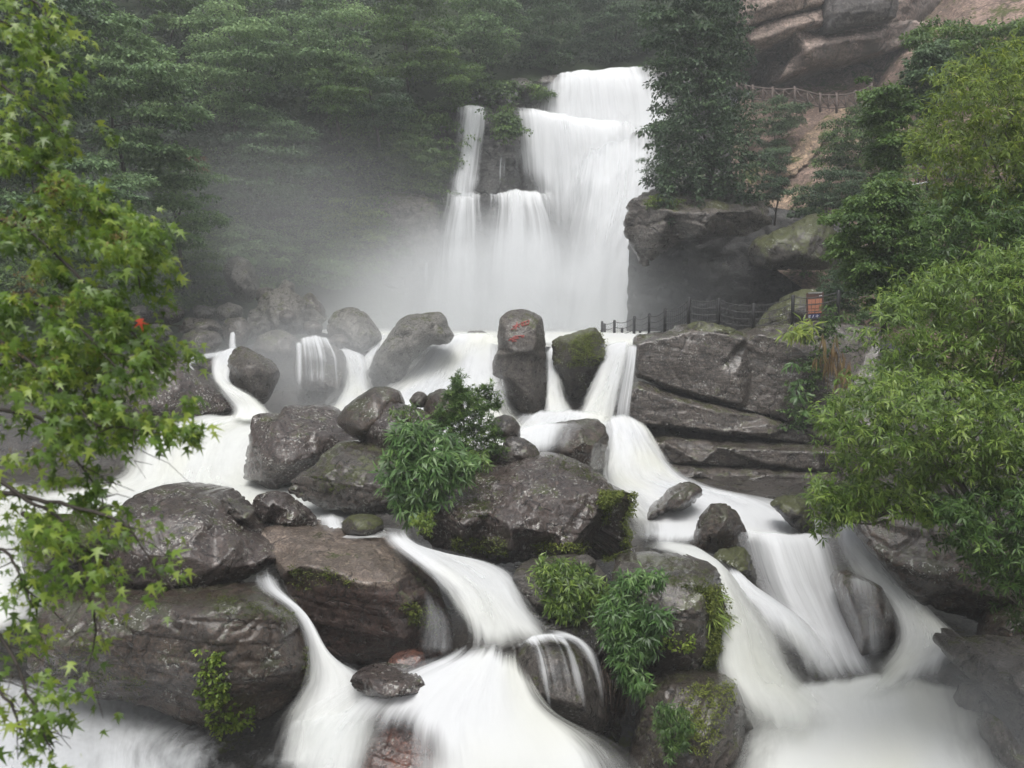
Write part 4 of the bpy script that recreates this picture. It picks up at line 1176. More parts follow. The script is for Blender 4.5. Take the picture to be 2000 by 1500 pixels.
for k, (pl, dd) in enumerate([([(995, 152), (1025, 148), (1046, 165), (1042, 182), (1000, 176)], 63.5), ([(1043, 160), (1060, 148), (1090, 146), (1108, 155), (1085, 168), (1055, 168)], 64.5)]):
    rock("boulder", pl, dd, M_GREY, s=4, seed=140 + k, chip=.05, bulge=.3, label=["square dark block at the cliff edge by the lip of the fall", "pale flat rock at the very lip of the main fall"][k])

# ------------------------------------------------------------------ water
WHITE = (0.75, 0.77, 0.79)
FALLW = (0.84, 0.86, 0.88)
MILK = (0.74, 0.755, 0.705)
W_FALL = water_mat("falling water", FALLW, 0.32, 2.2, 0.10)
W_VEIL = water_mat("thin veil of water", WHITE, 0.95, 3.6, 0.10)
W_CHUTE = water_mat("white chute water", WHITE, 0.62, 1.6, 0.22, tint=MILK)
W_POOL = water_mat("milky pool water", (0.74, 0.76, 0.75), 0.5, 0.8, 0.25, tint=MILK)
W_SHEEN = water_mat("thin running water", WHITE, 0.5, 1.2, 0.25)
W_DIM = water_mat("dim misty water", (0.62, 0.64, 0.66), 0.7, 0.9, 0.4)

# main fall
W_STRAND = water_mat("broken strands of falling water", FALLW, 0.7, 2.0, 0.09)
sheet("waterfall", [[(1072, 150, 65), (1110, 138, 65), (1180, 133, 65.5), (1295, 128, 66)], [(1068, 180, 63.6), (1110, 160, 63.8), (1190, 158, 64), (1300, 160, 64)], [(1062, 210, 63), (1110, 215, 63), (1200, 225, 63), (1305, 230, 62.8)], [(1050, 270, 62.2), (1110, 290, 62), (1200, 330, 61.6), (1305, 330, 61.2)]], W_FALL, 60, 60, dens=[.95, .9, .85, .95, .9], eu=(.12, .03), et=.04, eb=.3, ripple=.16, jag=.2, seed=1, label="upper tier of the waterfall")
sheet("waterfall", [[(1010, 206, 61.8), (1070, 214, 61.8), (1150, 230, 61.8), (1245, 234, 61.8)], [(1014, 224, 60.8), (1075, 234, 60.8), (1150, 247, 60.7), (1246, 252, 60.7)], [(1020, 290, 60.3), (1080, 295, 60.3), (1155, 300, 60.1), (1250, 305, 60)], [(1030, 385, 59.9), (1085, 400, 59.7), (1160, 400, 59.4), (1262, 400, 59)], [(1030, 450, 59.3), (1090, 480, 58.8), (1160, 480, 58.5), (1265, 470, 58.2)]], W_FALL, 70, 90, dens=[.8, .95, .85, .8, .9, .9], eu=(.06, .08), et=.06, eb=.4, ripple=.16, jag=.12, seed=2, label="broad middle tier of the waterfall")
sheet("waterfall", [[(1130, 250, 61.2), (1200, 240, 61.2), (1290, 215, 61.6)], [(1125, 300, 60), (1200, 290, 60), (1300, 270, 60)], [(1100, 380, 58.6), (1195, 390, 58.4), (1295, 370, 58.4)], [(1070, 500, 57.4), (1180, 500, 57.2), (1266, 490, 57.2)], [(1040, 670, 56.4), (1160, 680, 56.2), (1262, 680, 56.2)]], W_FALL, 70, 110, dens=[.5, .85, .95, 1, 1], eu=(.4, .1), et=.3, eb=.02, ripple=.18, jag=.15, seed=3, label="main plunge of the waterfall")
sheet("waterfall", [[(950, 384, 60.2), (1005, 366, 60.2), (1090, 378, 60.0)], [(952, 392, 59.0), (1012, 390, 59.0), (1100, 396, 58.7)], [(945, 470, 58.3), (1015, 470, 58.3), (1140, 480, 58)], [(930, 670, 57.6), (1010, 680, 57.4), (1170, 680, 57)]], W_STRAND, 60, 90, dens=[.7, .95, .85, .8, .9, 1], eu=(.2, .3), et=.16, eb=.02, ripple=.14, jag=.2, seed=4, label="lower tier of the waterfall from the middle ledge")
sheet("waterfall", [[(893, 206, 61.6), (922, 203, 61.6), (952, 206, 61.6)], [(893, 228, 60.6), (924, 224, 60.6), (956, 232, 60.6)], [(886, 290, 60.3), (916, 290, 60.2), (950, 292, 60.3)], [(864, 400, 59.3), (902, 404, 59.2), (940, 400, 59.3)], [(856, 450, 58.7), (900, 455, 58.6), (946, 450, 58.7)]], W_STRAND, 34, 80, dens=[.8, .95, .9, .85, .9, .8], eu=(.3, .35), et=.06, eb=.45, ripple=.12, jag=.3, seed=5, label="slender side fall")
sheet("waterfall", [[(860, 376, 60.2), (905, 364, 60.2), (952, 378, 60.2)], [(856, 398, 59.1), (905, 396, 59.1), (952, 400, 59.2)], [(838, 470, 58.7), (900, 470, 58.5), (966, 470, 58.7)], [(815, 670, 58), (895, 680, 57.6), (985, 680, 57.8)]], W_STRAND, 46, 80, dens=[.6, .9, .82, .75, .75, .8], eu=(.35, .45), et=.16, eb=.02, ripple=.14, jag=.25, seed=6, label="widening lower part of the slender side fall")
sheet("waterfall", [[(826, 470, 59), (834, 468, 59), (842, 471, 59)], [(826, 560, 58.5), (832, 560, 58.5), (838, 560, 58.5)], [(824, 660, 58.3), (832, 660, 58.3), (840, 660, 58.3)]], W_FALL, 8, 40, eu=(.35, .35), et=.05, eb=.6, ripple=.03, seed=7, dens=[.7, .45, .3], label="thin trickle at the edge of the falls")
sheet("waterfall", [[(945, 292, 60.4), (985, 286, 60.4), (1030, 300, 60.4)], [(940, 330, 60.2), (980, 326, 60.2), (1030, 330, 60.2)], [(935, 385, 60), (980, 385, 60), (1030, 385, 60)]], W_VEIL, 24, 40, eu=(.2, .2), et=.35, eb=.35, dens=[.3, .34, .25], ripple=.03, halo=0, seed=8, label="faint trickles on the rock between the falls")

# upper pool and its cascade to the middle
sheet("water", [[(560, 640, 58), (900, 640, 59), (1300, 641, 58)], [(600, 645, 50), (900, 646, 50), (1290, 647, 50)], [(640, 652, 42), (920, 653, 42), (1260, 652, 42)], [(690, 662, 38), (940, 660, 38), (1240, 662, 37)], [(700, 690, 36.8), (940, 674, 37.2), (1240, 690, 36.4)]], W_POOL, 40, 60, eu=(0, 0), eb=0.05, ripple=.02, seed=11)
sheet("water", [[(850, 668, 38.4), (910, 655, 38.8), (985, 657, 38.6)], [(825, 690, 36.6), (900, 680, 37), (985, 690, 36.6)], [(785, 735, 34.4), (880, 730, 34.6), (990, 745, 34)], [(720, 785, 32.2), (850, 790, 32), (1010, 805, 31.6)], [(660, 830, 30), (840, 850, 29.8), (1060, 850, 29.5)], [(560, 880, 27.5), (820, 900, 27.5), (1080, 900, 27)]], W_CHUTE, 50, 70, eu=(.1, .06), et=.06, eb=.1, ripple=.1, bulge=.25, seed=12)
sheet("water", [[(640, 672, 37.6), (668, 676, 37), (690, 690, 36.8)], [(664, 700, 35.6), (690, 705, 35.4), (726, 700, 35.4)], [(668, 760, 33.4), (700, 755, 33.2), (735, 770, 33)], [(620, 815, 30.6), (700, 810, 30.4), (790, 815, 30.2)], [(560, 850, 28.6), (690, 850, 28.4), (800, 850, 28)]], W_CHUTE, 30, 60, eu=(.2, .2), et=.1, eb=.1, ripple=.06, bulge=.15, seed=13)
sheet("water", [[(742, 668, 38), (752, 650, 38.5), (760, 645, 39)], [(700, 705, 36), (722, 700, 36), (735, 690, 36.4)], [(680, 740, 34.6), (700, 740, 34.4), (722, 730, 34.6)]], W_CHUTE, 14, 30, eu=(.25, .25), et=.15, eb=.2, ripple=.04, seed=14)
sheet("water", [[(574, 664, 34.2), (615, 652, 34.6), (650, 664, 34.2)], [(576, 690, 33.4), (625, 690, 33), (676, 700, 33.4)], [(578, 730, 33.2), (628, 730, 32.9), (682, 740, 33.2)], [(578, 785, 32.8), (630, 790, 32.5), (690, 790, 32.8)]], W_VEIL, 34, 50, dens=[.8, .5, .45, .4, .3], eu=(.1, .15), et=.05, eb=.3, ripple=.05, seed=15)
sheet("water", [[(576, 668, 33.3), (584, 666, 33.2), (592, 668, 33.2)], [(578, 710, 33), (585, 710, 32.9), (592, 712, 32.9)], [(576, 775, 32.6), (584, 775, 32.5), (594, 775, 32.5)]], W_FALL, 8, 30, eu=(.3, .3), et=.05, eb=.3, dens=[.9, .7, .5], ripple=.03, seed=16)
# thin rivulets by the maple
sheet("water", [[(447, 688, 33), (456, 678, 33.2), (468, 676, 33)], [(415, 690, 31.4), (440, 712, 31), (452, 716, 30.8)], [(410, 726, 30.4), (436, 744, 30.2), (450, 745, 30)], [(425, 760, 29.4), (460, 770, 29), (500, 775, 29)], [(450, 800, 28.6), (490, 800, 28.4), (525, 800, 28.6)], [(440, 830, 27.8), (490, 830, 27.6), (560, 830, 27.8)]], W_CHUTE, 24, 60, eu=(.15, .15), et=.05, eb=.1, ripple=.06, bulge=.1, seed=17)
sheet("water", [[(455, 684, 32.6), (440, 690, 32.2), (430, 696, 32)], [(400, 690, 31.4), (396, 698, 31.2), (392, 706, 31)], [(362, 700, 30.6), (366, 708, 30.4), (372, 716, 30.2)], [(380, 716, 29.8), (385, 726, 29.7), (386, 734, 29.6)]], W_CHUTE, 12, 40, eu=(.3, .3), et=.1, eb=.2, ripple=.03, seed=18)
sheet("water", [[(448, 650, 38), (455, 646, 38), (464, 650, 38)], [(446, 670, 36.6), (455, 668, 36.6), (468, 672, 36.6)], [(444, 690, 34.4), (456, 688, 34.4), (470, 690, 34.4)]], W_VEIL, 10, 24, eu=(.25, .25), et=.1, eb=.2, dens=[.8, .7, .7], seed=19)

# milky cascade and pool at mid height
sheet("water", [[(400, 806, 29.4), (480, 808, 29), (560, 806, 29), (700, 812, 29)], [(320, 838, 28), (420, 828, 28), (520, 826, 28), (700, 835, 28)], [(262, 868, 27), (360, 860, 27), (480, 856, 27), (660, 870, 27)], [(240, 925, 25.4), (340, 930, 25.4), (460, 935, 25.2), (640, 940, 25.4)], [(150, 950, 24.5), (320, 952, 24.5), (470, 955, 24.4), (650, 962, 24.4)], [(-60, 985, 23), (200, 1000, 22), (420, 1005, 21.6), (660, 1015, 21.4)], [(-120, 1060, 20.5), (200, 1080, 19.5), (440, 1060, 19.8), (680, 1045, 20)]], W_POOL, 50, 80, eu=(.06, .0), et=.05, eb=.06, ripple=.06, seed=21)
sheet("water", [[(-200, 930, 24), (-50, 935, 24.5), (120, 940, 25)], [(-200, 1000, 20.5), (-50, 1005, 21), (130, 1000, 22)], [(-200, 1100, 18), (-40, 1110, 18.2), (150, 1110, 18.4)], [(-200, 1250, 16.5), (-40, 1250, 16.6), (100, 1230, 16.8)]], W_POOL, 24, 40, eu=(0, .25), et=.1, eb=.1, ripple=.06, seed=22)
# chute between slab and tan boulder
sheet("water", [[(615, 1000, 21), (650, 998, 21.2), (700, 1003, 21.4)], [(624, 1030, 20), (655, 1028, 20), (690, 1030, 20)], [(640, 1046, 19.2), (690, 1046, 19.2), (790, 1030, 19.4)], [(720, 1056, 18.4), (770, 1056, 18.4), (820, 1060, 18.8)]], W_CHUTE, 24, 40, eu=(.25, .2), et=.15, eb=.2, ripple=.04, seed=23, dens=[.7, .8, .7, .6])
sheet("water", [[(738, 1040, 18.9), (772, 1026, 19.1), (812, 1046, 19)], [(755, 1062, 18.2), (790, 1062, 18.2), (835, 1072, 18.2)], [(806, 1100, 17.3), (860, 1100, 17.5), (960, 1100, 18.6)], [(852, 1140, 16.6), (915, 1140, 16.9), (1010, 1130, 17.6)], [(888, 1190, 16.0), (955, 1195, 16.2), (1050, 1200, 16.6)], [(908, 1245, 15.6), (975, 1250, 15.7), (1110, 1240, 16.2)], [(890, 1300, 15.3), (980, 1300, 15.3), (1160, 1275, 15.6)]], W_CHUTE, 44, 90, eu=(.14, .08), et=.16, eb=.3, ripple=.08, bulge=.2, dens=[.5, .8, 1, 1, 1, 1, 1], seed=24)
sheet("water", [[(880, 1255, 15.7), (960, 1260, 15.5), (1020, 1270, 15.2)], [(820, 1290, 15.4), (940, 1300, 15.1), (1030, 1330, 14.7)], [(700, 1330, 15.1), (900, 1350, 14.7), (1080, 1400, 14.3)], [(600, 1390, 14.7), (860, 1420, 14.2), (1180, 1450, 14)], [(520, 1480, 14), (860, 1500, 13.6), (1230, 1510, 13.5)], [(500, 1580, 13.2), (860, 1600, 13), (1240, 1600, 13)]], W_CHUTE, 56, 90, eu=(.2, .06), et=.25, eb=0, ripple=.09, bulge=.25, halo=.2, hole=(.375, .76, .17, .19, .74), seed=25)
# veil over the dome
sheet("water", [[(1000, 1262, 15.3), (1060, 1235, 15.3), (1130, 1248, 15.4)], [(1010, 1290, 14.85), (1080, 1268, 14.7), (1160, 1290, 14.95)], [(1020, 1340, 14.6), (1095, 1330, 14.35), (1180, 1350, 14.7)], [(1030, 1420, 14.4), (1110, 1410, 14.15), (1198, 1430, 14.4)]], W_VEIL, 44, 60, dens=[.9, .3, .36, .5, .6], halo=.2, eu=(.12, .1), et=.06, eb=.45, ripple=.04, seed=26)
sheet("water", [[(990, 1258, 15.4), (1070, 1226, 15.6), (1130, 1240, 15.6)], [(1100, 1250, 15.0), (1135, 1252, 14.95), (1165, 1275, 15)], [(1150, 1310, 14.6), (1165, 1305, 14.6), (1180, 1320, 14.7)], [(1165, 1380, 14.4), (1180, 1380, 14.4), (1192, 1385, 14.5)], [(1170, 1430, 14.2), (1188, 1430, 14.2), (1205, 1430, 14.3)]], W_CHUTE, 16, 50, dens=[.8, .55, .4, .3, .3], eu=(.4, .4), et=.15, eb=.4, ripple=.03, seed=27)
# chute between the lichen boulder and the tan one
sheet("water", [[(490, 1112, 17.4), (522, 1100, 17.5), (558, 1108, 17.2)], [(498, 1150, 16.9), (535, 1150, 16.8), (570, 1160, 16.7)], [(560, 1200, 16.3), (592, 1200, 16.2), (615, 1225, 16.1)], [(590, 1260, 15.8), (625, 1260, 15.7), (655, 1290, 15.6)], [(590, 1330, 15.3), (650, 1330, 15.2), (740, 1330, 15.1)], [(540, 1410, 14.8), (640, 1410, 14.6), (780, 1400, 14.7)], [(490, 1520, 13.9), (620, 1520, 13.8), (720, 1510, 13.8)]], W_CHUTE, 26, 80, dens=[.35, .6, .8, .85, .9, .9, .8], eu=(.25, .25), et=.12, eb=.05, ripple=.05, bulge=.08, seed=28)
sheet("water", [[(560, 1400, 14.8), (660, 1380, 14.8), (760, 1376, 14.9)], [(560, 1450, 14.2), (660, 1440, 14.1), (760, 1410, 14.2)], [(540, 1530, 13.6), (650, 1520, 13.5), (720, 1520, 13.5)]], W_POOL, 26, 40, dens=[.9, .75, .8], eu=(.3, .35), et=.15, eb=0, ripple=.03, seed=29)
# dim water under the long boulder
sheet("water", [[(-120, 1300, 17), (150, 1330, 17.4), (420, 1390, 17), (520, 1400, 16.6)], [(-120, 1400, 15.2), (150, 1420, 15.2), (330, 1440, 15), (500, 1440, 15)], [(-120, 1500, 13.9), (150, 1500, 13.8), (300, 1510, 13.7), (480, 1500, 13.8)], [(-120, 1620, 12.8), (150, 1620, 12.8), (320, 1620, 12.8), (500, 1600, 12.9)]], W_DIM, 40, 40, dens=[.5, .75, .8, .8], eu=(0, .4), et=.1, eb=0, ripple=.05, seed=31)

# side stream: small falls by the engraved boulder, then down past the ledge
sheet("water", [[(1068, 680, 36.8), (1082, 672, 37), (1100, 678, 37)], [(1068, 720, 34.9), (1082, 716, 35), (1098, 730, 35)], [(1066, 770, 33.8), (1084, 768, 33.8), (1108, 780, 33.8)], [(1060, 830, 32), (1090, 825, 32), (1140, 820, 32)]], W_CHUTE, 16, 50, eu=(.12, .3), et=.1, eb=.15, ripple=.04, seed=41)
sheet("water", [[(1182, 676, 35.8), (1205, 666, 36), (1240, 664, 35.6)], [(1170, 710, 34.6), (1200, 694, 34.4), (1240, 690, 33.6)], [(1145, 770, 33.4), (1180, 760, 33.2), (1222, 760, 32.6)], [(1120, 815, 32.4), (1165, 812, 32.2), (1208, 815, 31.8)], [(1090, 850, 31), (1150, 850, 31), (1215, 850, 31)]], W_CHUTE, 30, 60, eu=(.15, .25), et=.06, eb=.15, ripple=.05, seed=42)
sheet("water", [[(1220, 668, 33.7), (1235, 664, 33.4), (1250, 672, 33)], [(1215, 720, 32.8), (1230, 720, 32.5), (1246, 720, 32.4)], [(1200, 790, 32), (1220, 790, 31.8), (1240, 790, 31.7)], [(1195, 840, 31.4), (1215, 840, 31.2), (1235, 840, 31.2)]], W_VEIL, 20, 50, eu=(.2, .3), et=.08, eb=.1, dens=[.8, .65, .6, .5], ripple=.03, seed=43)
sheet("water", [[(1030, 800, 33), (1100, 795, 33.2), (1200, 800, 32.6)], [(1000, 840, 29.5), (1080, 835, 30), (1215, 836, 31)], [(1000, 890, 26.5), (1050, 880, 26.5), (1200, 870, 29)], [(990, 930, 24.5), (1060, 930, 24.3), (1190, 910, 27)]], W_CHUTE, 36, 40, eu=(.1, .1), et=.12, eb=.1, ripple=.06, seed=44)
sheet("water", [[(1170, 818, 31.4), (1215, 812, 31.6), (1262, 832, 31.2)], [(1180, 850, 30.2), (1230, 846, 30.2), (1285, 870, 30)], [(1180, 900, 28), (1245, 890, 28.2), (1330, 925, 28.4)], [(1180, 940, 26.4), (1260, 940, 26.6), (1400, 955, 27)], [(1215, 985, 24.6), (1330, 975, 25), (1540, 985, 26)], [(1240, 1030, 22.8), (1400, 1020, 23.4), (1620, 1030, 24)], [(1238, 1090, 21), (1400, 1080, 21.2), (1660, 1070, 22.4)]], W_CHUTE, 50, 90, eu=(.1, .1), et=.08, eb=.1, ripple=.08, bulge=.2, seed=45)
sheet("water", [[(1010, 836, 24.8), (1075, 822, 25), (1140, 820, 25)], [(1010, 862, 23.9), (1065, 856, 24.0), (1125, 858, 24.2)], [(1015, 905, 23.5), (1065, 905, 23.6), (1110, 905, 24.0)]], W_SHEEN, 20, 24, eu=(.1, .6), et=.12, eb=.4, dens=[.9, .75, .65], ripple=.02, seed=46)
# fall over the lip
sheet("water", [[(1440, 1028, 21.8), (1510, 1036, 22), (1580, 1040, 22.4), (1640, 1040, 23)], [(1446, 1060, 21), (1520, 1064, 21.2), (1600, 1068, 21.4), (1660, 1075, 21.6)], [(1466, 1130, 20.2), (1545, 1140, 20.2), (1625, 1150, 20.3), (1680, 1150, 20.4)], [(1500, 1200, 19.3), (1580, 1215, 19.2), (1660, 1230, 19.2), (1720, 1230, 19.3)], [(1550, 1290, 18.2), (1620, 1300, 18), (1690, 1300, 18), (1760, 1300, 18)], [(1580, 1350, 17), (1650, 1350, 17), (1730, 1345, 17), (1800, 1340, 17)]], W_FALL, 60, 90, dens=[.95, .7, .62, .68, .9, 1], eu=(.07, .15), et=.06, eb=.35, ripple=.07, seed=47)
sheet("water", [[(1395, 1112, 20), (1430, 1120, 20), (1460, 1160, 20)], [(1425, 1165, 19.2), (1470, 1170, 19.2), (1530, 1185, 19.3)], [(1450, 1200, 18.6), (1530, 1210, 18.6), (1590, 1240, 18.5)], [(1480, 1280, 17.5), (1570, 1280, 17.5), (1640, 1310, 17.3)], [(1510, 1370, 16.3), (1600, 1370, 16.3), (1700, 1380, 16.3)]], W_CHUTE, 34, 60, eu=(.25, .25), et=.1, eb=.45, ripple=.06, bulge=.25, seed=48)
sheet("water", [[(1243, 1060, 21), (1320, 1065, 21.2), (1400, 1085, 21)], [(1330, 1100, 18.6), (1400, 1110, 19), (1440, 1150, 19.4)], [(1400, 1160, 17.3), (1430, 1170, 17.6), (1490, 1200, 18.2)], [(1405, 1230, 16.6), (1460, 1230, 17), (1530, 1260, 17.4)], [(1400, 1310, 16), (1480, 1310, 16.2), (1580, 1340, 16.6)], [(1430, 1400, 15.3), (1540, 1400, 15.3), (1700, 1400, 15.8)], [(1440, 1480, 14.4), (1560, 1480, 14.4), (1760, 1470, 14.8)]], W_POOL, 44, 80, eu=(.08, .3), et=.08, eb=.35, ripple=.07, bulge=.2, seed=49)
sheet("water", [[(1630, 1022, 23.6), (1665, 1015, 23.6), (1690, 1030, 23)], [(1632, 1070, 21.6), (1680, 1070, 21.4), (1730, 1090, 20.6)], [(1655, 1120, 20.1), (1720, 1120, 20), (1780, 1150, 19.4)], [(1730, 1190, 18.9), (1780, 1190, 18.8), (1840, 1215, 18.4)], [(1745, 1260, 18), (1810, 1260, 17.8), (1900, 1270, 17.4)], [(1680, 1330, 17), (1790, 1320, 16.9), (1920, 1330, 16.4)], [(1580, 1400, 15.8), (1760, 1390, 15.8), (1960, 1400, 15.6)]], W_CHUTE, 40, 90, eu=(.14, .16), et=.08, eb=.3, ripple=.07, bulge=.15, seed=50)
sheet("water", [[(1520, 1340, 17.1), (1700, 1318, 17.4), (1930, 1330, 16.8)], [(1470, 1405, 15.9), (1700, 1385, 16.2), (1960, 1395, 15.8)], [(1450, 1480, 14.4), (1700, 1470, 14.5), (1990, 1470, 14.6)], [(1440, 1620, 13), (1700, 1620, 13), (2050, 1620, 13)]], W_POOL, 50, 60, eu=(.06, .12), et=.15, eb=0, ripple=.14, bulge=.1, halo=0, seed=51)
sheet("water", [[(1638, 1118, 18.2), (1690, 1122, 18), (1740, 1160, 18.1)], [(1645, 1170, 17.95), (1700, 1175, 17.7), (1755, 1210, 17.9)], [(1660, 1240, 17.9), (1710, 1240, 17.6), (1762, 1250, 17.9)], [(1670, 1300, 17.7), (1715, 1300, 17.5), (1765, 1300, 17.7)]], W_SHEEN, 30, 50, dens=[.5, .33, .33, .3], halo=0, eu=(.15, .2), et=.1, eb=.2, ripple=.02, seed=52)
# drips off the tan boulder
sheet("water", [[(800, 1130, 16.4), (830, 1140, 16.4), (862, 1165, 16.6)], [(815, 1200, 16.1), (850, 1205, 16.1), (893, 1215, 16.4)], [(800, 1290, 15.9), (850, 1290, 15.9), (898, 1290, 16.2)]], W_SHEEN, 34, 40, dens=[.1, .3, .34], halo=0, eu=(.25, .12), et=.2, eb=.15, ripple=.02, seed=53)

# ------------------------------------------------------------------ foliage materials
L_FAR = leaf_mat("far forest leaves", (0.028, 0.058, 0.025), (0.10, 0.175, 0.072), (0.22, 0.33, 0.14), 0.25, 0.55)
L_DARK = leaf_mat("dark evergreen leaves", (0.014, 0.032, 0.015), (0.038, 0.075, 0.033), (0.085, 0.145, 0.06), 0.2, 0.5)
L_BACK = leaf_mat("wood with painted shade", (0.010, 0.022, 0.010), (0.022, 0.044, 0.019), (0.045, 0.08, 0.034), 0.15, 0.6)  # shaded gaps behind the crowns are put into these darker leaf colours
L_MID = leaf_mat("mid green leaves", (0.0204, 0.0475, 0.0124), (0.0603, 0.1210, 0.0269), (0.1391, 0.2246, 0.0518), 0.28, 0.45)
L_BRIGHT = leaf_mat("fresh yellow green leaves", (0.0433, 0.0766, 0.0116), (0.1298, 0.2016, 0.0290), (0.2682, 0.3387, 0.0580), 0.35, 0.45)
L_MAPLE = leaf_mat("maple leaves", (0.0433, 0.0887, 0.0116), (0.1211, 0.2177, 0.0270), (0.2769, 0.3629, 0.0580), 0.42, 0.35, 0.5)
L_BAMBOO = leaf_mat("bamboo leaves", (0.0260, 0.0645, 0.0155), (0.0735, 0.1613, 0.0386), (0.1730, 0.2822, 0.0869), 0.3, 0.4, 0.5)
L_WILLOW = leaf_mat("long drooping leaves", (0.0296, 0.0630, 0.0113), (0.1014, 0.1771, 0.0283), (0.2280, 0.3149, 0.0660), 0.3, 0.4, 0.45)
L_MOSSY = leaf_mat("moss tufts", (0.035, 0.05, 0.010), (0.085, 0.11, 0.022), (0.19, 0.225, 0.05), 0.25, 0.7, 0.2)
L_RUST = leaf_mat("rusty shrub leaves", (0.10, 0.06, 0.03), (0.16, 0.10, 0.045), (0.20, 0.15, 0.06), 0.25, 0.6)
L_RED = leaf_mat("red maple leaf", (0.5, 0.07, 0.03), (0.6, 0.09, 0.035), (0.65, 0.12, 0.04), 0.35, 0.4)
L_SEED = leaf_mat("brown seed clusters", (0.09, 0.06, 0.02), (0.15, 0.10, 0.035), (0.22, 0.17, 0.06), 0.2, 0.6)
L_ROOT = plain_mat("dead root strands", (0.055, 0.035, 0.024), 0.8)
BARK = plain_mat("dark wet bark", (0.035, 0.028, 0.022), 0.7)
BARKP = plain_mat("pale bark", (0.13, 0.115, 0.095), 0.7)

# ------------------------------------------------------------------ forest on the hillside, each tree its own
_hy = CT * HV[:, 1] - ST * HV[:, 2]
HPX, HPY = 1000 + FPX * HV[:, 0] / _hy, 750 - FPX * (ST * HV[:, 1] + CT * HV[:, 2]) / _hy


def hill_depth(x, y):
    return np.array([HV[np.argmin((HPX - a) ** 2 + (HPY - b) ** 2), 1] for a, b in zip(np.atleast_1d(x), np.atleast_1d(y))])


FG = "forest trees on the hillside"
forest = [
    # outline, depth, thick, clump spacing px, mat, label, seed, leaf
    ([(150, -60), (260, 20), (330, 80), (385, 190), (380, 250), (360, 330), (300, 340), (210, 330), (150, 250), (110, 90)], 43, 6, 46, L_FAR, "rounded grey green tree rising behind the maple branches", .26, (.62, .25)),
    ([(360, 40), (400, -10), (470, -40), (550, 10), (560, 110), (545, 190), (560, 260), (500, 275), (440, 240), (380, 200), (350, 130)], 56, 6, 42, L_FAR, "broad tree with drooping tiered boughs, standing out from the forest", .26, (.6, .25)),
    ([(540, 30), (600, -30), (690, -20), (730, 40), (725, 140), (690, 200), (630, 240), (575, 200), (550, 120)], 59, 6, 42, L_FAR, "full crowned tree with pale bough tips, next to the tiered tree", .26, (.58, .25)),
    ([(430, 240), (520, 210), (590, 230), (640, 270), (620, 360), (560, 430), (480, 430), (420, 360)], 54, 5, 42, L_DARK, "dark tree in the hollow below the tiered tree", .24, (.6, .25)),
    ([(720, 20), (770, -50), (850, -40), (880, 40), (870, 130), (800, 180), (740, 150)], 63, 5, 38, L_MID, "green tree over the dark hollow at the crest of the hill", .26, (.45, .25)),
    ([(860, 40), (900, -40), (980, -40), (1010, 40), (1000, 120), (950, 150), (890, 140)], 66, 5, 36, L_FAR, "leafy tree just beyond the slender side fall", .26, (.5, .25)),
    ([(1000, 20), (1050, -40), (1110, -20), (1125, 60), (1100, 130), (1050, 150), (1010, 110)], 70, 5, 36, L_DARK, "dark rounded tree behind the cliff edge rocks", .26, (.6, .25)),
    ([(1100, 20), (1150, -50), (1230, -40), (1290, 10), (1290, 110), (1220, 130), (1150, 135), (1110, 110)], 77, 6, 34, L_DARK, "shadowy tree directly above the lip of the main fall", .26, (.5, .25)),
    ([(600, 130), (660, 110), (720, 140), (730, 200), (690, 250), (620, 250)], 55, 4, 36, L_MID, "small bushy tree leaning out under the full crowned tree", .22, (.4, .25)),
    ([(820, 90), (890, 70), (940, 110), (940, 170), (880, 190), (830, 160)], 62, 4, 34, L_MID, "bright drooping shrub tree above the mossy cliff top", .22, (.5, .25)),
    ([(-60, 40), (60, -60), (150, -40), (170, 120), (150, 260), (60, 320), (-60, 300)], 37, 5, 52, L_DARK, "dim tree deep behind the top of the maple", .24, (.5, .25)),
    ([(-60, 290), (80, 260), (200, 290), (280, 340), (300, 440), (200, 520), (60, 540), (-60, 520)], 36, 5, 50, L_FAR, "dim spreading tree behind the middle of the maple", .24, (.5, .25)),
    ([(270, 330), (360, 310), (430, 350), (440, 430), (390, 500), (320, 520), (270, 440)], 45, 4, 42, L_FAR, "low tree with misty foliage at the foot of the slope", .22, (.5, .25)),
    ([(280, -50), (330, -60), (380, -20), (375, 60), (330, 90), (290, 50)], 62, 5, 36, L_MID, "palm like thicket showing between two tree crowns", .34, (.35, .2)),
    ([(690, 130), (740, 120), (790, 160), (790, 230), (740, 270), (690, 240)], 57, 4, 36, L_DARK, "dark bush beneath the crest over the mossy rocks", .22, (.45, .25)),
]
for i, (pl, d, th, sp, mt, lb, lf, tn) in enumerate(forest):
    cx, cy0 = sum(q[0] for q in pl) / len(pl), sum(q[1] for q in pl) / len(pl)
    if d > 50:
        d = min(d, hill_depth(cx, cy0)[0] - 3.5)
    tree("forest_tree", pl, d, th, sp, mt, BARK, lb, group=FG, npc=300, leaf=lf * .8, flat=.42, crad=.72, layers=(1.0, .5, -.2), droop=.4, seed=200 + i, tint=tn, r0=.12, nl=5)
# the wood above and behind reads as one mass
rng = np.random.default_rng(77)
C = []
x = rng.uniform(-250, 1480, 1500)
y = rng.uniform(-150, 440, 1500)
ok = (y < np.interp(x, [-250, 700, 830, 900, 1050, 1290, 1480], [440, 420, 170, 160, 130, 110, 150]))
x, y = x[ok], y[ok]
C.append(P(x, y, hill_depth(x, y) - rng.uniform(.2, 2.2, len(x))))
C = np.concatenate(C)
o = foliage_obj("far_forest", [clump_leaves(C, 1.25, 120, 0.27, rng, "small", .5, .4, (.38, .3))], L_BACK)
set_props(o, "dark wood filling the hillside behind the nearer trees", None, None, "stuff")
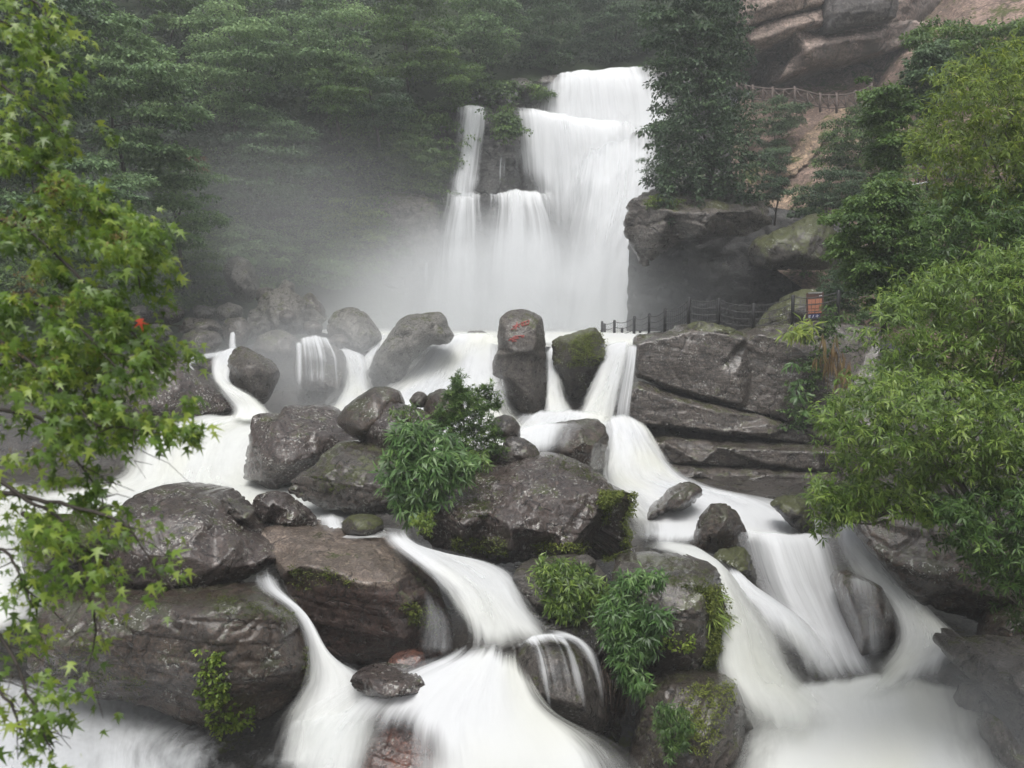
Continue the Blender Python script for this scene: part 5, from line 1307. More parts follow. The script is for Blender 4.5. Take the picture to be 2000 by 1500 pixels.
# low growth on the slope
x = rng.uniform(-100, 900, 2200)
y = rng.uniform(300, 640, 2200)
ok = (y < np.interp(x, [-100, 300, 430, 560, 700, 800, 900], [620, 610, 590, 560, 560, 500, 380])) & (x < np.interp(y, [300, 400, 480, 560], [880, 850, 800, 760]))
x, y = x[ok], y[ok]
d = hill_depth(x, y) - rng.uniform(.1, .6, len(x))
o = foliage_obj("undergrowth", [clump_leaves(P(x, y, d), .85, 90, .17, rng, "small", .5, .5, (.5, .32))], L_MID)
set_props(o, "low bushes and creepers covering the misty slope", None, None, "stuff")
x = rng.uniform(1570, 2250, 1500)
y = rng.uniform(60, 640, 1500)
ok = y > np.interp(x, [1570, 1700, 1780, 1830, 1900, 2250], [400, 260, 130, 90, 60, 40])
x, y = x[ok], y[ok]
sx_ = 1000 + FPX * SLV[:, 0] / (CT * SLV[:, 1] - ST * SLV[:, 2])
sy_ = 750 - FPX * (ST * SLV[:, 1] + CT * SLV[:, 2]) / (CT * SLV[:, 1] - ST * SLV[:, 2])
d = np.array([SLV[np.argmin((sx_ - a) ** 2 + (sy_ - b) ** 2), 1] for a, b in zip(x, y)]) - rng.uniform(.1, .6, len(x))
o = foliage_obj("undergrowth", [clump_leaves(P(x, y, d), .55, 60, .18, rng, "small", .7, .5, (.45, .28))], L_MID)
set_props(o, "scrub covering the steep bank behind the leafy trees", None, None, "stuff")
# green patches on the cliff beside the side fall
xs1, ys1, ds1 = [], [], []
for (cx, cy_, rx, ry, n, dd) in [(800, 250, 75, 45, 90, 60.0), (850, 310, 40, 60, 60, 60.2), (790, 330, 70, 40, 60, 59.6), (720, 300, 60, 70, 90, 58.5), (985, 235, 28, 30, 40, 60.0), (1000, 260, 18, 22, 20, 59.9), (960, 175, 60, 22, 60, 62.5), (880, 205, 40, 14, 30, 61.8), (1060, 185, 25, 10, 14, 63), (760, 400, 40, 30, 40, 59.2), (690, 430, 50, 60, 60, 57.5), (840, 360, 20, 25, 24, 60)]:
    xs1.append(rng.normal(cx, rx * .5, n)); ys1.append(rng.normal(cy_, ry * .5, n)); ds1.append(np.full(n, dd) + rng.normal(0, .3, n))
o = foliage_obj("undergrowth", [clump_leaves(P(np.concatenate(xs1), np.concatenate(ys1), np.concatenate(ds1)), .55, 60, .2, rng, "small", .6, .7, (.5, .28))], L_MID)
set_props(o, "ferns and creepers clinging to the cliff by the side fall", None, None, "stuff")
for i, (pl, lb, mt, tn) in enumerate([
    ([(620, 400), (660, 375), (720, 385), (760, 420), (750, 480), (700, 500), (650, 480), (620, 440)], "yellow green ferny bush above the misty boulders, below the outcrop", L_BRIGHT, (.25, .2)),
    ([(420, 470), (470, 440), (540, 450), (580, 490), (560, 530), (480, 540), (430, 510)], "pale misty bush right above the pointed rock of the rubble", L_FAR, (.6, .25)),
    ([(320, 520), (370, 490), (430, 500), (440, 560), (400, 610), (340, 610), (315, 570)], "bushy green mound beside the rubble, at the tip of the maple", L_MID, (.5, .25)),
    ([(560, 330), (620, 310), (690, 330), (700, 380), (640, 400), (570, 380)], "low spreading bush on the slope under the small bushy tree", L_MID, (.45, .25)),
    ([(740, 290), (790, 260), (850, 270), (870, 320), (850, 370), (780, 370), (740, 340)], "fern clad bush hugging the cliff by the side fall", L_MID, (.5, .28)),
    ([(580, 500), (640, 490), (690, 520), (680, 560), (620, 570), (580, 545)], "faint bush almost lost in the mist above the rubble", L_FAR, (.6, .25)),
]):
    cx, cy0 = sum(q[0] for q in pl) / len(pl), sum(q[1] for q in pl) / len(pl)
    tree("bush", pl, hill_depth(min(cx, 780), cy0)[0] - .8, 1.3, 24, mt, BARK, lb, cat="bush", group="bushes on the misty slope", npc=170, leaf=.17, seed=280 + i, r0=.05, nl=4, tint=tn)
# rust coloured bush
tree("bush", [(330, 310), (370, 300), (400, 318), (400, 335), (360, 340), (335, 330)], 46, 1.5, 20, L_RUST, BARK, "rust brown bush on the misty slope below the grey green tree", cat="bush", npc=90, leaf=.16, seed=231, r0=.05, nl=4)

# tall dark tree column on the rock beside the fall, draped with creepers
def creepers(C, rng):
    n = 26
    x = rng.uniform(1262, 1470, n)
    y = rng.uniform(120, 330, n)
    pts = np.concatenate([P(np.full(14, a), b + np.linspace(0, 110, 14), 45.0 - rng.uniform(0, 2)) for a, b in zip(x, y)])
    return [clump_leaves(pts, .26, 16, .17, rng, "small", .9, .8, (.5, .25))]
tree("creeper_clad_tree", [(1252, 60), (1262, -40), (1340, -70), (1450, -60), (1465, 60), (1462, 180), (1478, 260), (1500, 340), (1490, 400), (1440, 420), (1360, 412), (1290, 385), (1262, 360), (1278, 300), (1262, 260), (1285, 200), (1270, 130)], 47, 2.8, 27, L_DARK, BARK, "tall dark tree hung with creepers between the main fall and the cliff", base=(1380, 400, 47.5), npc=120, leaf=.2, seed=240, tint=(.55, .28), r0=.25, nl=14, crad=.85, extra=creepers)
tree("bush", [(1255, 400), (1270, 375), (1320, 380), (1350, 395), (1300, 408), (1262, 412)], 44.2, .6, 16, L_BRIGHT, BARK, "yellow green tuft of bush on the tip of the overhanging ledge", cat="bush", npc=60, leaf=.14, seed=241, r0=.03, nl=3, tint=(.3, .2))
tree("bush", [(1238, 315), (1252, 302), (1275, 300), (1290, 330), (1280, 350), (1262, 345)], 45, .5, 12, L_DARK, BARK, "sprig of leaves reaching out over the main fall", cat="bush", npc=34, leaf=.2, seed=242, r0=.03, nl=3, shape="lance")
# hillside right of it: bushes on the soil slope
SB = "bushes on the soil slope"
slope = [
    ([(1475, 200), (1520, 190), (1590, 200), (1580, 225), (1545, 260), (1520, 300), (1490, 320), (1470, 270)], 60, 1.6, 18, L_DARK, "grey green scrub directly under the wooden railing", .18, (.75, .2)),
    ([(1480, 300), (1530, 270), (1550, 300), (1540, 345), (1500, 350)], 58, 1.2, 18, L_DARK, "grey green scrub on the bare landslip's lower edge", .18, (.7, .2)),
    ([(1600, 260), (1650, 215), (1700, 190), (1740, 200), (1740, 300), (1690, 340), (1620, 340), (1580, 330)], 52, 2.2, 24, L_MID, "mid green bush beside the tan landslip", .2, (.45, .25)),
    ([(1540, 380), (1600, 330), (1680, 330), (1700, 400), (1640, 430), (1570, 430), (1530, 430)], 45, 1.8, 22, L_DARK, "dark low bush between the landslip and the mossy boulder", .17, (.6, .25)),
    ([(1480, 350), (1530, 345), (1545, 375), (1510, 400), (1480, 420)], 49, 1.0, 16, L_DARK, "small bush tucked against the creeper clad tree", .16, (.5, .25)),
    ([(1680, 150), (1720, 160), (1760, 160), (1790, 200), (1780, 320), (1740, 370), (1700, 330), (1690, 220)], 31, 2.0, 26, L_MID, "feathery bamboo plume in front of the bush", .2, (.5, .2)),
    ([(1760, 130), (1790, 70), (1850, 70), (1870, 130), (1850, 210), (1800, 240), (1770, 200)], 36, 2.2, 26, L_DARK, "dark feathery plume below the reddish cliff", .22, (.75, .25)),
    ([(1750, 60), (1820, 40), (1900, 50), (2030, 40), (2060, 160), (1980, 170), (1880, 150), (1800, 120)], 40, 2.6, 30, L_MID, "wide pale green bush below the reddish soil at the top", .22, (.6, .25)),
    ([(1580, 560), (1640, 520), (1680, 560), (1680, 620), (1620, 600)], 36.5, 1.0, 18, L_DARK, "bush behind the notice board", .13, (.6, .25)),
]
for i, (pl, d, th, sp, mt, lb, lf, tn) in enumerate(slope):
    tree("bush", pl, d, th, sp, mt, BARK, lb, cat="bush", group=SB, npc=190, leaf=lf * .75, seed=250 + i, tint=tn, r0=.06, nl=5)

# vine covered bush and the big leafy trees on the near bank
tree("vine_covered_bush", [(1618, 425), (1650, 400), (1690, 355), (1730, 340), (1775, 360), (1800, 390), (1835, 410), (1830, 520), (1825, 620), (1740, 630), (1690, 600), (1650, 560), (1622, 500)], 25, 2.2, 27, L_MID, BARK, "rounded bush smothered in vines above the notice board", cat="bush", npc=230, leaf=.11, seed=262, flat=.75, tint=(.5, .28), r0=.09, nl=9, crad=.85)


def willow_tree(poly, d, thick, sp, label, base, seed, leaf=.2, mat=L_WILLOW, nl=7, tint=(.5, .22), n_sub=16, group=None):
    rng = np.random.default_rng(seed)
    C = clump_centres(poly, d, thick, sp, rng, (1.0, .6, .1, -.5))
    root = empty("leafy_tree", P(*base), label, "tree", group)
    V, F = limbs(P(*base), C, rng, .08, 16, 6)
    mesh_obj("trunk", V, F, BARKP, root)
    r = sp * d / FPX
    q = C.repeat(n_sub, 0) + rng.normal(scale=(r * .42, r * .42, r * .3), size=(len(C) * n_sub, 3)) + np.array([0, -.1, .05])
    foliage_obj("crown", [whorls(q, nl, leaf * .8, rng, (0, -.4, .7), 1.1, .65, tint)], mat, root)
    return root


willow_tree([(1690, 640), (1740, 560), (1800, 520), (1880, 500), (1960, 480), (2090, 470), (2120, 760), (1960, 790), (1800, 760), (1700, 740), (1660, 690)], 15.5, 1.6, 40, "leafy tree above the ledge, upper tier of long pale leaves", (1950, 1050, 15.5), 271, .21)
willow_tree([(1590, 800), (1640, 750), (1700, 715), (1800, 720), (1960, 760), (2110, 760), (2110, 1010), (1960, 1000), (1860, 960), (1740, 960), (1640, 930), (1600, 880)], 14.0, 1.5, 40, "leafy tree spreading in front of the layered ledge, middle tier", (1980, 1150, 14.6), 272, .2)
willow_tree([(1570, 965), (1600, 930), (1680, 930), (1790, 960), (1840, 1010), (1800, 1035), (1740, 1010), (1680, 1010), (1640, 1040), (1595, 1045), (1590, 1000)], 13.6, .8, 34, "low bough of long leaves reaching over the side stream", (1880, 1010, 14.2), 273, .19, tint=(.55, .22))
willow_tree([(1790, 960), (1880, 950), (2110, 950), (2110, 1260), (1990, 1250), (1940, 1160), (1880, 1090), (1820, 1040)], 13.4, 1.2, 40, "dark leafy branches hanging over the brown bank of rock", (2050, 1280, 14.0), 274, .19, mat=L_MID, tint=(.35, .22))
willow_tree([(1765, 300), (1775, 240), (1800, 190), (1860, 130), (1930, 90), (2110, 60), (2110, 520), (1960, 500), (1880, 470), (1830, 400), (1790, 360)], 18.5, 2.2, 38, "bright yellow green tree at the side, above all the other leafy trees", (2080, 620, 19), 275, .22, mat=L_BRIGHT, tint=(.45, .22))
willow_tree([(1790, 440), (1830, 380), (1990, 350), (2110, 350), (2110, 580), (1980, 590), (1840, 580), (1800, 520)], 17.2, 1.4, 38, "shadowed leafy tree between the bright tree and the long leaved tiers", (2070, 640, 17.6), 276, .2, mat=L_MID, tint=(.4, .22))

# plants on the ledge
def band(x, y, d, n, jx, jy, rng, jd=.1):
    t = rng.uniform(0, 1, n)
    k = np.linspace(0, 1, len(x))
    return P(np.interp(t, k, x) + rng.normal(0, jx, n), np.interp(t, k, y) + rng.normal(0, jy, n), np.interp(t, k, d) + rng.normal(0, jd, n))


rng = np.random.default_rng(300)
plant("creeper", [clump_leaves(band([1630, 1600, 1580, 1565, 1560], [615, 690, 740, 800, 830], [32.6, 32.5, 32.4, 32.3, 32.3], 110, 17, 12, rng), .22, 30, .13, rng, "small", .8, .7, (.45, .28))], L_MID, "dark creeper trailing down the end of the layered ledge", "creeper")
plant("fern", [whorls(band([1545, 1570, 1590], [650, 645, 660], [32.4, 32.4, 32.5], 26, 8, 6, rng), 9, .5, rng, (0, -.5, .7), 1.0, .8, (.7, .2))], L_BRIGHT, "yellow green fern at the top corner of the layered ledge", "fern")
plant("fern", [whorls(band([1545, 1560, 1562], [700, 760, 815], [32.3, 32.2, 32.2], 20, 6, 8, rng), 8, .42, rng, (-.3, -.5, .4), 1.0, 1.0, (.5, .2))], L_BAMBOO, "narrow fern hanging below the creeper on the ledge", "fern")
plant("root_strands", [whorls(band([1620, 1645], [680, 720], [31.8, 31.8], 60, 14, 20, rng), 3, .7, rng, (0, -.2, -.8), .3, 1.6, (.8, .2), "needle")], L_RUST, "curtain of pale dry strands beside the creeper", "plant")

# shrubs of the central group
tree_c = []
def fir_shrub():
    rng = np.random.default_rng(310)
    C = [clump_centres([(893, 738), (915, 768), (952, 795), (985, 848), (990, 890), (930, 897), (868, 890), (842, 850), (848, 800), (875, 768)], 21.7, .5, 13, rng, (1.0, .4))]
    C.append(P(np.full(12, 893) + rng.normal(0, 4, 12), np.linspace(736, 775, 12), np.full(12, 22.0)))
    for x0, y0, x1, y1 in ((905, 770, 958, 758), (918, 785, 968, 772), (935, 800, 975, 792)):
        C.append(P(np.linspace(x0, x1, 10), np.linspace(y0, y1, 10), np.full(10, 22.0)))
    C = np.concatenate(C)
    b = P(915, 900, 21.8)
    st = [(np.array([b, P(905, 820, 22), P(893, 738, 22.2)]), [.04, .025, .006], 6)]
    for x1, y1 in ((958, 758), (968, 772), (975, 792), (860, 850), (970, 870), (850, 800)):
        st.append((np.array([P(900, 820, 22), P((900 + x1) / 2, (810 + y1) / 2 - 8, 21.9), P(x1, y1, 22)]), [.02, .012, .004], 5))
    q = C.repeat(8, 0) + rng.normal(scale=.07, size=(len(C) * 8, 3))
    return plant("feathery_shrub", [whorls(q, 12, .14, rng, (0, -.2, .9), .9, .1, (.5, .25), "lance")], L_MID, "dark feathery evergreen shrub on top of the central boulders", "shrub", b, st, BARK)
fir_shrub()


def bamboo_shrub(poly, d, thick, sp, label, base, seed, leaf=.3, mat=L_BAMBOO, nl=8, n_sub=4, tint=(.5, .2), name="bamboo_shrub", droop=.75):
    rng = np.random.default_rng(seed)
    C = clump_centres(poly, d, thick, sp, rng, (1.0, .5))
    r = sp * d / FPX
    q = C.repeat(n_sub, 0) + rng.normal(scale=r * .4, size=(len(C) * n_sub, 3))
    b = P(*base)
    st = []
    for c in C[rng.choice(len(C), min(10, len(C)), False)]:
        m = (b + c) / 2 + np.array([0, .1, .15])
        st.append((np.array([b, m, c]), [.012, .009, .004], 5))
    return plant(name, [whorls(q, nl, leaf, rng, (0, -.55, .6), 1.1, droop, tint)], mat, label, "shrub", b, st, BARKP)


bamboo_shrub([(738, 910), (760, 870), (755, 835), (790, 815), (830, 825), (870, 850), (905, 870), (930, 900), (915, 935), (890, 965), (860, 985), (835, 1000), (800, 1020), (765, 990), (745, 950)], 19.9, .7, 19, "bright green bamboo shrub spilling over the big central boulder", (830, 930, 20.4), 320)
bamboo_shrub([(840, 850), (880, 850), (940, 880), (975, 890), (960, 905), (900, 900), (860, 880)], 21.2, .35, 17, "olive green low plants at the foot of the feathery shrub", (900, 905, 21.4), 321, .2, tint=(.35, .2), mat=L_WILLOW)
bamboo_shrub([(765, 795), (800, 785), (835, 800), (830, 830), (790, 830), (765, 820)], 22.2, .25, 15, "small thin leaved plant between the egg shaped boulder and the feathery shrub", (800, 830, 22.4), 322, .16, tint=(.3, .2), mat=L_WILLOW)
bamboo_shrub([(800, 1005), (840, 1000), (850, 1030), (830, 1045), (810, 1030)], 18.9, .15, 12, "yellow green tuft below the bright bamboo shrub", (825, 1040, 19.2), 323, .12, tint=(.5, .2), mat=L_BRIGHT)
bamboo_shrub([(1032, 1108), (1060, 1088), (1110, 1092), (1160, 1120), (1190, 1150), (1185, 1180), (1150, 1200), (1120, 1215), (1088, 1210), (1060, 1170), (1045, 1130)], 16.1, .35, 16, "trailing bamboo grass draped over the rounded rock", (1100, 1110, 16.5), 324, .17, tint=(.45, .25), mat=L_WILLOW, n_sub=6)
bamboo_shrub([(1165, 1200), (1185, 1150), (1220, 1120), (1290, 1108), (1320, 1120), (1290, 1145), (1245, 1160), (1275, 1215), (1285, 1260), (1250, 1300), (1285, 1340), (1300, 1380), (1270, 1390), (1240, 1350), (1200, 1320), (1185, 1260)], 15.5, .35, 16, "long bamboo shrub hanging down the side of the blocky boulder", (1230, 1130, 16), 325, .2, tint=(.45, .22), n_sub=5)
bamboo_shrub([(1255, 1190), (1290, 1180), (1315, 1195), (1290, 1240), (1260, 1240)], 15.2, .2, 16, "spray of dark bamboo leaves across the blocky boulder's face", (1262, 1225, 15.6), 326, .24, tint=(.25, .15), n_sub=3)
bamboo_shrub([(1285, 1370), (1330, 1370), (1350, 1410), (1340, 1470), (1300, 1480), (1280, 1430)], 13.9, .2, 17, "blue green bush on the boulder at the bottom edge", (1300, 1480, 14.1), 327, .12, tint=(.4, .2), mat=L_MID, n_sub=7)
rng = np.random.default_rng(330)
st = []
for k in range(70):
    x, y = rng.uniform(1170, 1260), rng.uniform(1280, 1340)
    L = rng.uniform(50, 130)
    dd = 15.5 + rng.uniform(-.15, .2)
    st.append((np.array([P(x, y, dd), P(x + rng.normal(0, 6), y + L / 2, dd - .05), P(x + rng.normal(0, 12), y + L, dd)]), [.006, .004, .002], 4))
V, F = tubes(st)
o = mesh_obj("hanging_roots", V, F, L_ROOT)
set_props(o, "brown dead roots dangling beneath the long bamboo shrub", "roots")

# moss and small ferns rooted on the boulders: one plant per patch
def patch(name, pts, label, mat=L_MOSSY, leaf=.07, npc=16, rad=.07, seed=1, cat="moss", tint=(.5, .25), shape="small"):
    rng = np.random.default_rng(seed)
    return plant(name, [clump_leaves(pts, rad, npc, leaf, rng, shape, .7, .4, tint)], mat, label, cat)


def on_rock(v, T, poly, n, seed, off=.02):
    """Points on the camera side of a built rock that fall inside this outline of the photograph."""
    rng = np.random.default_rng(seed)
    nn = normals(v, T)
    y = CT * v[:, 1] - ST * v[:, 2]
    u = v[:, 0] / y
    w = (ST * v[:, 1] + CT * v[:, 2]) / y
    px, py = 1000 + FPX * u, 750 - FPX * w
    m = in_poly(px, py, poly) & (nn[:, 1] < .25)
    i = np.nonzero(m)[0]
    if not len(i):
        return np.zeros((0, 3))
    i = rng.choice(i, n)
    return v[i] + nn[i] * off + rng.normal(scale=.03, size=(n, 3))

# ------------------------------------------------------------------ moss and small plants rooted on the boulders
def rock_pts(lbl, poly, n, seed):
    for o in bpy.data.objects:
        if o.get("label", "").startswith(lbl):
            me = o.data
            v = np.empty(len(me.vertices) * 3, np.float32)
            me.vertices.foreach_get("co", v)
            v = v.reshape(-1, 3).astype(float) + np.array(o.location)
            t = np.empty(len(me.loops), np.int32)
            me.loops.foreach_get("vertex_index", t)
            return on_rock(v, t.reshape(-1, 3), poly, n, seed)
    return np.zeros((0, 3))


RK = {"centre": "huge dark boulder", "cube": "blocky boulder", "bottom": "dark boulder with orange", "lean": "dark leaning", "long": "long flat topped", "tan": "tan topped", "tilt": "dark tilted slab", "mossy": "mossy rounded boulder half", "lich": "angular boulder with white"}
patches = [
    ("centre", [(1170, 960), (1245, 965), (1245, 1100), (1160, 1090), (1180, 1020)], 480, L_MOSSY, .085, "olive creeper covering the end of the huge central boulder", "moss", (.55, .28)),
    ("centre", [(1040, 1060), (1150, 1065), (1150, 1100), (1050, 1104)], 130, L_MOSSY, .085, "little leafy plants along the lower edge of the huge central boulder", "moss", (.7, .25)),
    ("centre", [(895, 950), (960, 940), (960, 1010), (900, 1012)], 110, L_MOSSY, .04, "brown green moss cushion on the huge central boulder, next to the bamboo shrub", "moss", (.2, .2)),
    ("centre", [(1040, 892), (1110, 892), (1180, 930), (1160, 945), (1080, 912)], 110, L_MOSSY, .04, "moss strip along the top edge of the huge central boulder", "moss", (.2, .2)),
    ("centre", [(890, 1050), (990, 1050), (990, 1085), (880, 1080)], 100, L_MOSSY, .065, "sparse sprigs low on the face of the huge central boulder", "moss", (.5, .3)),
    ("cube", [(1375, 1150), (1425, 1140), (1425, 1300), (1375, 1300), (1385, 1220)], 420, L_MOSSY, .075, "thick moss fringe with grass on the edge of the blocky boulder", "moss", (.6, .3)),
    ("cube", [(1300, 1125), (1390, 1120), (1380, 1160), (1310, 1150)], 90, L_MOSSY, .04, "dark moss on the shoulder of the blocky boulder", "moss", (.2, .15)),
    ("cube", [(1290, 1240), (1370, 1240), (1350, 1270), (1290, 1270)], 30, L_BRIGHT, .07, "small yellow creeper across the blocky boulder's face", "creeper", (.6, .2)),
    ("bottom", [(1330, 1340), (1440, 1330), (1400, 1440), (1370, 1480), (1330, 1450)], 240, L_MOSSY, .05, "orange tinged moss on the boulder at the bottom edge", "moss", (.75, .25)),
    ("lean", [(1120, 660), (1180, 645), (1182, 715), (1110, 720)], 320, L_MOSSY, .085, "bright moss on the leaning boulder's top corner", "moss", (.65, .3)),
    ("long", [(385, 1275), (425, 1275), (445, 1330), (430, 1385), (400, 1380)], 90, L_BRIGHT, .085, "column of small ferns on the long flat boulder's face", "fern", (.45, .3)),
    ("long", [(410, 1385), (490, 1380), (490, 1420), (415, 1432)], 60, L_BRIGHT, .09, "yellow green ferns under the lip of the long flat boulder", "fern", (.6, .25)),
    ("long", [(400, 1165), (590, 1170), (600, 1230), (560, 1215), (420, 1195)], 150, L_MOSSY, .035, "thin moss rim along the top of the long flat boulder", "moss", (.25, .2)),
    ("long", [(590, 1250), (622, 1300), (622, 1340), (590, 1345)], 60, L_MOSSY, .05, "moss beard on the pointed end of the long flat boulder", "moss", (.3, .2)),
    ("long", [(100, 1260), (200, 1250), (300, 1340), (260, 1370), (100, 1330)], 120, L_MOSSY, .04, "moss on the lower shaded side of the long flat boulder", "moss", (.3, .25)),
    ("tan", [(780, 1170), (870, 1190), (880, 1240), (800, 1220)], 80, L_MOSSY, .06, "leafy moss near the dripping end of the tan boulder", "moss", (.5, .25)),
    ("tan", [(565, 1110), (640, 1108), (700, 1140), (640, 1140), (580, 1150)], 50, L_MOSSY, .06, "tufts along the front ridge of the tan boulder", "moss", (.5, .25)),
    ("tilt", [(600, 920), (680, 900), (720, 930), (640, 970)], 120, L_MOSSY, .04, "dark moss on the tilted slab", "moss", (.25, .2)),
    ("mossy", [(70, 1005), (140, 1005), (150, 1060), (80, 1060)], 110, L_MOSSY, .05, "green moss cap on the half hidden rounded boulder", "moss", (.5, .25)),
]
for i, (rk, pl, n, mt, lf, lb, ct, tn) in enumerate(patches):
    bead = ct == "moss"
    pts = rock_pts(RK[rk], pl, int(n * (1.9 if bead else 1)), 400 + i)
    if len(pts):
        patch({"moss": "moss_patch", "fern": "small_fern", "creeper": "creeper"}[ct], pts, lb, mt, lf * (.72 if bead else 1), 9 if bead else 12, lf * .9, 400 + i, ct, tn)
# grass blades on the blocky boulder's edge
pts = rock_pts(RK["cube"], [(1385, 1160), (1425, 1150), (1425, 1230), (1385, 1230)], 26, 450)
if len(pts):
    plant("grass_tuft", [whorls(pts, 6, .34, np.random.default_rng(451), (.2, -.5, .6), .7, .9, (.85, .15), "needle")], L_WILLOW, "pale drooping grass tuft on the blocky boulder's mossy edge", "grass")

# ------------------------------------------------------------------ maple over the near bank: boughs come in from the side
def maple():
    rng = np.random.default_rng(500)
    b = P(-420, 1500, 7.2)
    root = empty("maple_tree", b, "maple with yellow green leaves and one red leaf, hanging over the stream", "tree")
    boughs = [
        [(-260, 150, 7.4), (-40, 235, 7.0), (90, 310, 6.8), (200, 370, 6.6), (270, 430, 6.5), (345, 462, 6.4)],
        [(-260, 380, 7.2), (-60, 420, 7.0), (60, 440, 6.8), (170, 520, 6.6), (260, 590, 6.5), (340, 660, 6.4), (352, 690, 6.4)],
        [(-260, 560, 6.8), (-60, 560, 6.6), (90, 580, 6.4), (190, 620, 6.3), (270, 690, 6.2), (312, 760, 6.2)],
        [(-260, 640, 6.6), (-60, 650, 6.4), (60, 700, 6.2), (150, 760, 6.1), (240, 830, 6.0), (310, 840, 6.0), (385, 850, 6.0)],
        [(-260, 780, 6.6), (-60, 790, 6.4), (90, 810, 6.2), (160, 880, 6.1), (220, 950, 6.0), (240, 1010, 6.0)],
        [(-260, 880, 6.4), (-60, 900, 6.2), (60, 960, 6.0), (140, 1000, 5.9), (200, 1060, 5.8), (235, 1090, 5.8)],
        [(-160, 960, 6.2), (60, 965, 6.0), (180, 980, 5.8), (290, 1010, 5.7), (350, 1060, 5.7), (395, 1130, 5.7)],
        [(-260, 1050, 6.2), (-80, 1060, 6.0), (20, 1090, 5.9), (60, 1150, 5.8), (80, 1200, 5.8)],
        [(-260, 1150, 6.0), (-60, 1190, 5.8), (30, 1250, 5.7), (70, 1330, 5.6), (110, 1400, 5.6), (140, 1450, 5.6)],
        [(-260, 1280, 5.8), (-60, 1320, 5.6), (20, 1390, 5.5), (50, 1460, 5.5)],
        [(-260, -20, 7.6), (-60, 20, 7.2), (60, 60, 7.0), (130, 120, 6.9), (158, 190, 6.9)],
        [(-260, 60, 7.5), (-60, 130, 7.2), (40, 190, 7.0), (110, 240, 6.9), (130, 290, 6.9)],
        [(-160, -120, 7.6), (20, -40, 7.2), (110, 10, 7.0), (150, 60, 7.0)],
        [(-260, 480, 7.2), (-40, 470, 7.0), (120, 400, 6.8), (220, 400, 6.7), (310, 480, 6.6), (335, 560, 6.5)],
        [(60, 1000, 6.0), (150, 1060, 5.8), (210, 1130, 5.7), (235, 1220, 5.7), (215, 1310, 5.7)],
        [(-260, 700, 7.0), (-40, 720, 6.9), (110, 700, 6.7), (200, 720, 6.5), (230, 800, 6.4)],
    ]
    for k, bo in enumerate(boughs):
        bo = [(q[0] - 55 * max(0, (q[0] + 60) / 400), q[1], q[2]) for q in bo]
        pp = catmull(P(np.array([q[0] for q in bo]), np.array([q[1] for q in bo]), np.array([q[2] for q in bo])), 22)
        pp = pp + np.cumsum(rng.normal(scale=.008, size=pp.shape), 0)
        L = [(pp, np.linspace(.02, .0035, 22), 6)]
        for j in range(6, 21, 2):
            e = pp[j] + rng.normal(scale=(.16, .16, .12)) + np.array([.1, -.05, -.14])
            L.append((np.array([pp[j], (pp[j] + e) / 2 + (0, 0, .03), e]), [.006, .004, .002], 4))
        V, F = tubes(L)
        bob = mesh_obj("branch", V, F, BARK, root)
        n = (1050, 1050, 800, 800, 400, 300, 130, 180, 230, 140, 420, 380, 260, 850, 60, 800)[k]
        t = rng.uniform(.12, 1, n)
        c = np.stack([np.interp(t, np.linspace(0, 1, 22), pp[:, i]) for i in range(3)], -1)
        # leaves gather in hanging sprays along the bough
        spr = rng.normal(scale=(.15, .2, .07), size=(40, 3)) + np.array([.03, 0, -.06])
        tw = c + spr[(t * 39.9).astype(int)] + rng.normal(scale=(.055, .07, .045), size=(n, 3))
        yd = rng.normal(scale=.5, size=(n, 3)) + np.array([.6, -.2, -.85])
        nr = rng.normal(scale=.45, size=(n, 3)) + np.array([.25, -.35, .85])
        tn = np.clip(rng.normal(.5, .16, 40)[(t * 39.9).astype(int)] + rng.normal(0, .24, n), 0, 1)
        foliage_obj("leaves", [leaves(tw, yd, nr, np.clip(rng.normal(.078, .022, n), .035, .125), tn, "star")], L_MAPLE, bob)
    # brown seed clusters and the single red leaf
    sx = [(105, 365), (50, 560), (20, 690), (60, 760), (130, 590), (190, 700), (70, 900), (240, 470), (30, 430), (110, 720)]
    pts = np.concatenate([P(x + rng.normal(0, 18, 26), y + rng.normal(0, 12, 26), 6.2 + rng.normal(0, .06, 26)) for x, y in sx])
    foliage_obj("seed_clusters", [clump_leaves(pts, .02, 5, .022, rng, "small", 1, 0, (.5, .25))], L_SEED, root)
    lf = leaves(P(np.array([272.]), np.array([622.]), np.array([6.05])), np.array([[.25, 0, -1.]]), np.array([[.3, -1, .4]]), [.085], np.array([.5]), "star")
    o = foliage_obj("red_leaf", [lf], L_RED, root)
    o["label"] = "single orange red leaf"
    tr = P(np.array([-420, -400, -380, -360]), np.array([1500, 1000, 500, 0]), np.array([7.2, 7.2, 7.4, 7.6]))
    V, F = tube(tr, [.22, .19, .16, .12], 10)
    mesh_obj("trunk", V, F, BARK, root)
    # bare twigs over the pool
    L = []
    for q in ([(245, 860, 6.2), (285, 885, 6.2), (330, 905, 6.2), (372, 945, 6.2)], [(235, 865, 6.3), (262, 900, 6.3), (285, 935, 6.3)], [(262, 900, 6.3), (300, 908, 6.3)]):
        L.append((P(np.array([a[0] for a in q]), np.array([a[1] for a in q]), np.array([a[2] for a in q])), np.linspace(.004, .0015, len(q)), 4))
    V, F = tubes(L)
    mesh_obj("bare_twig", V, F, BARK, root)


maple()

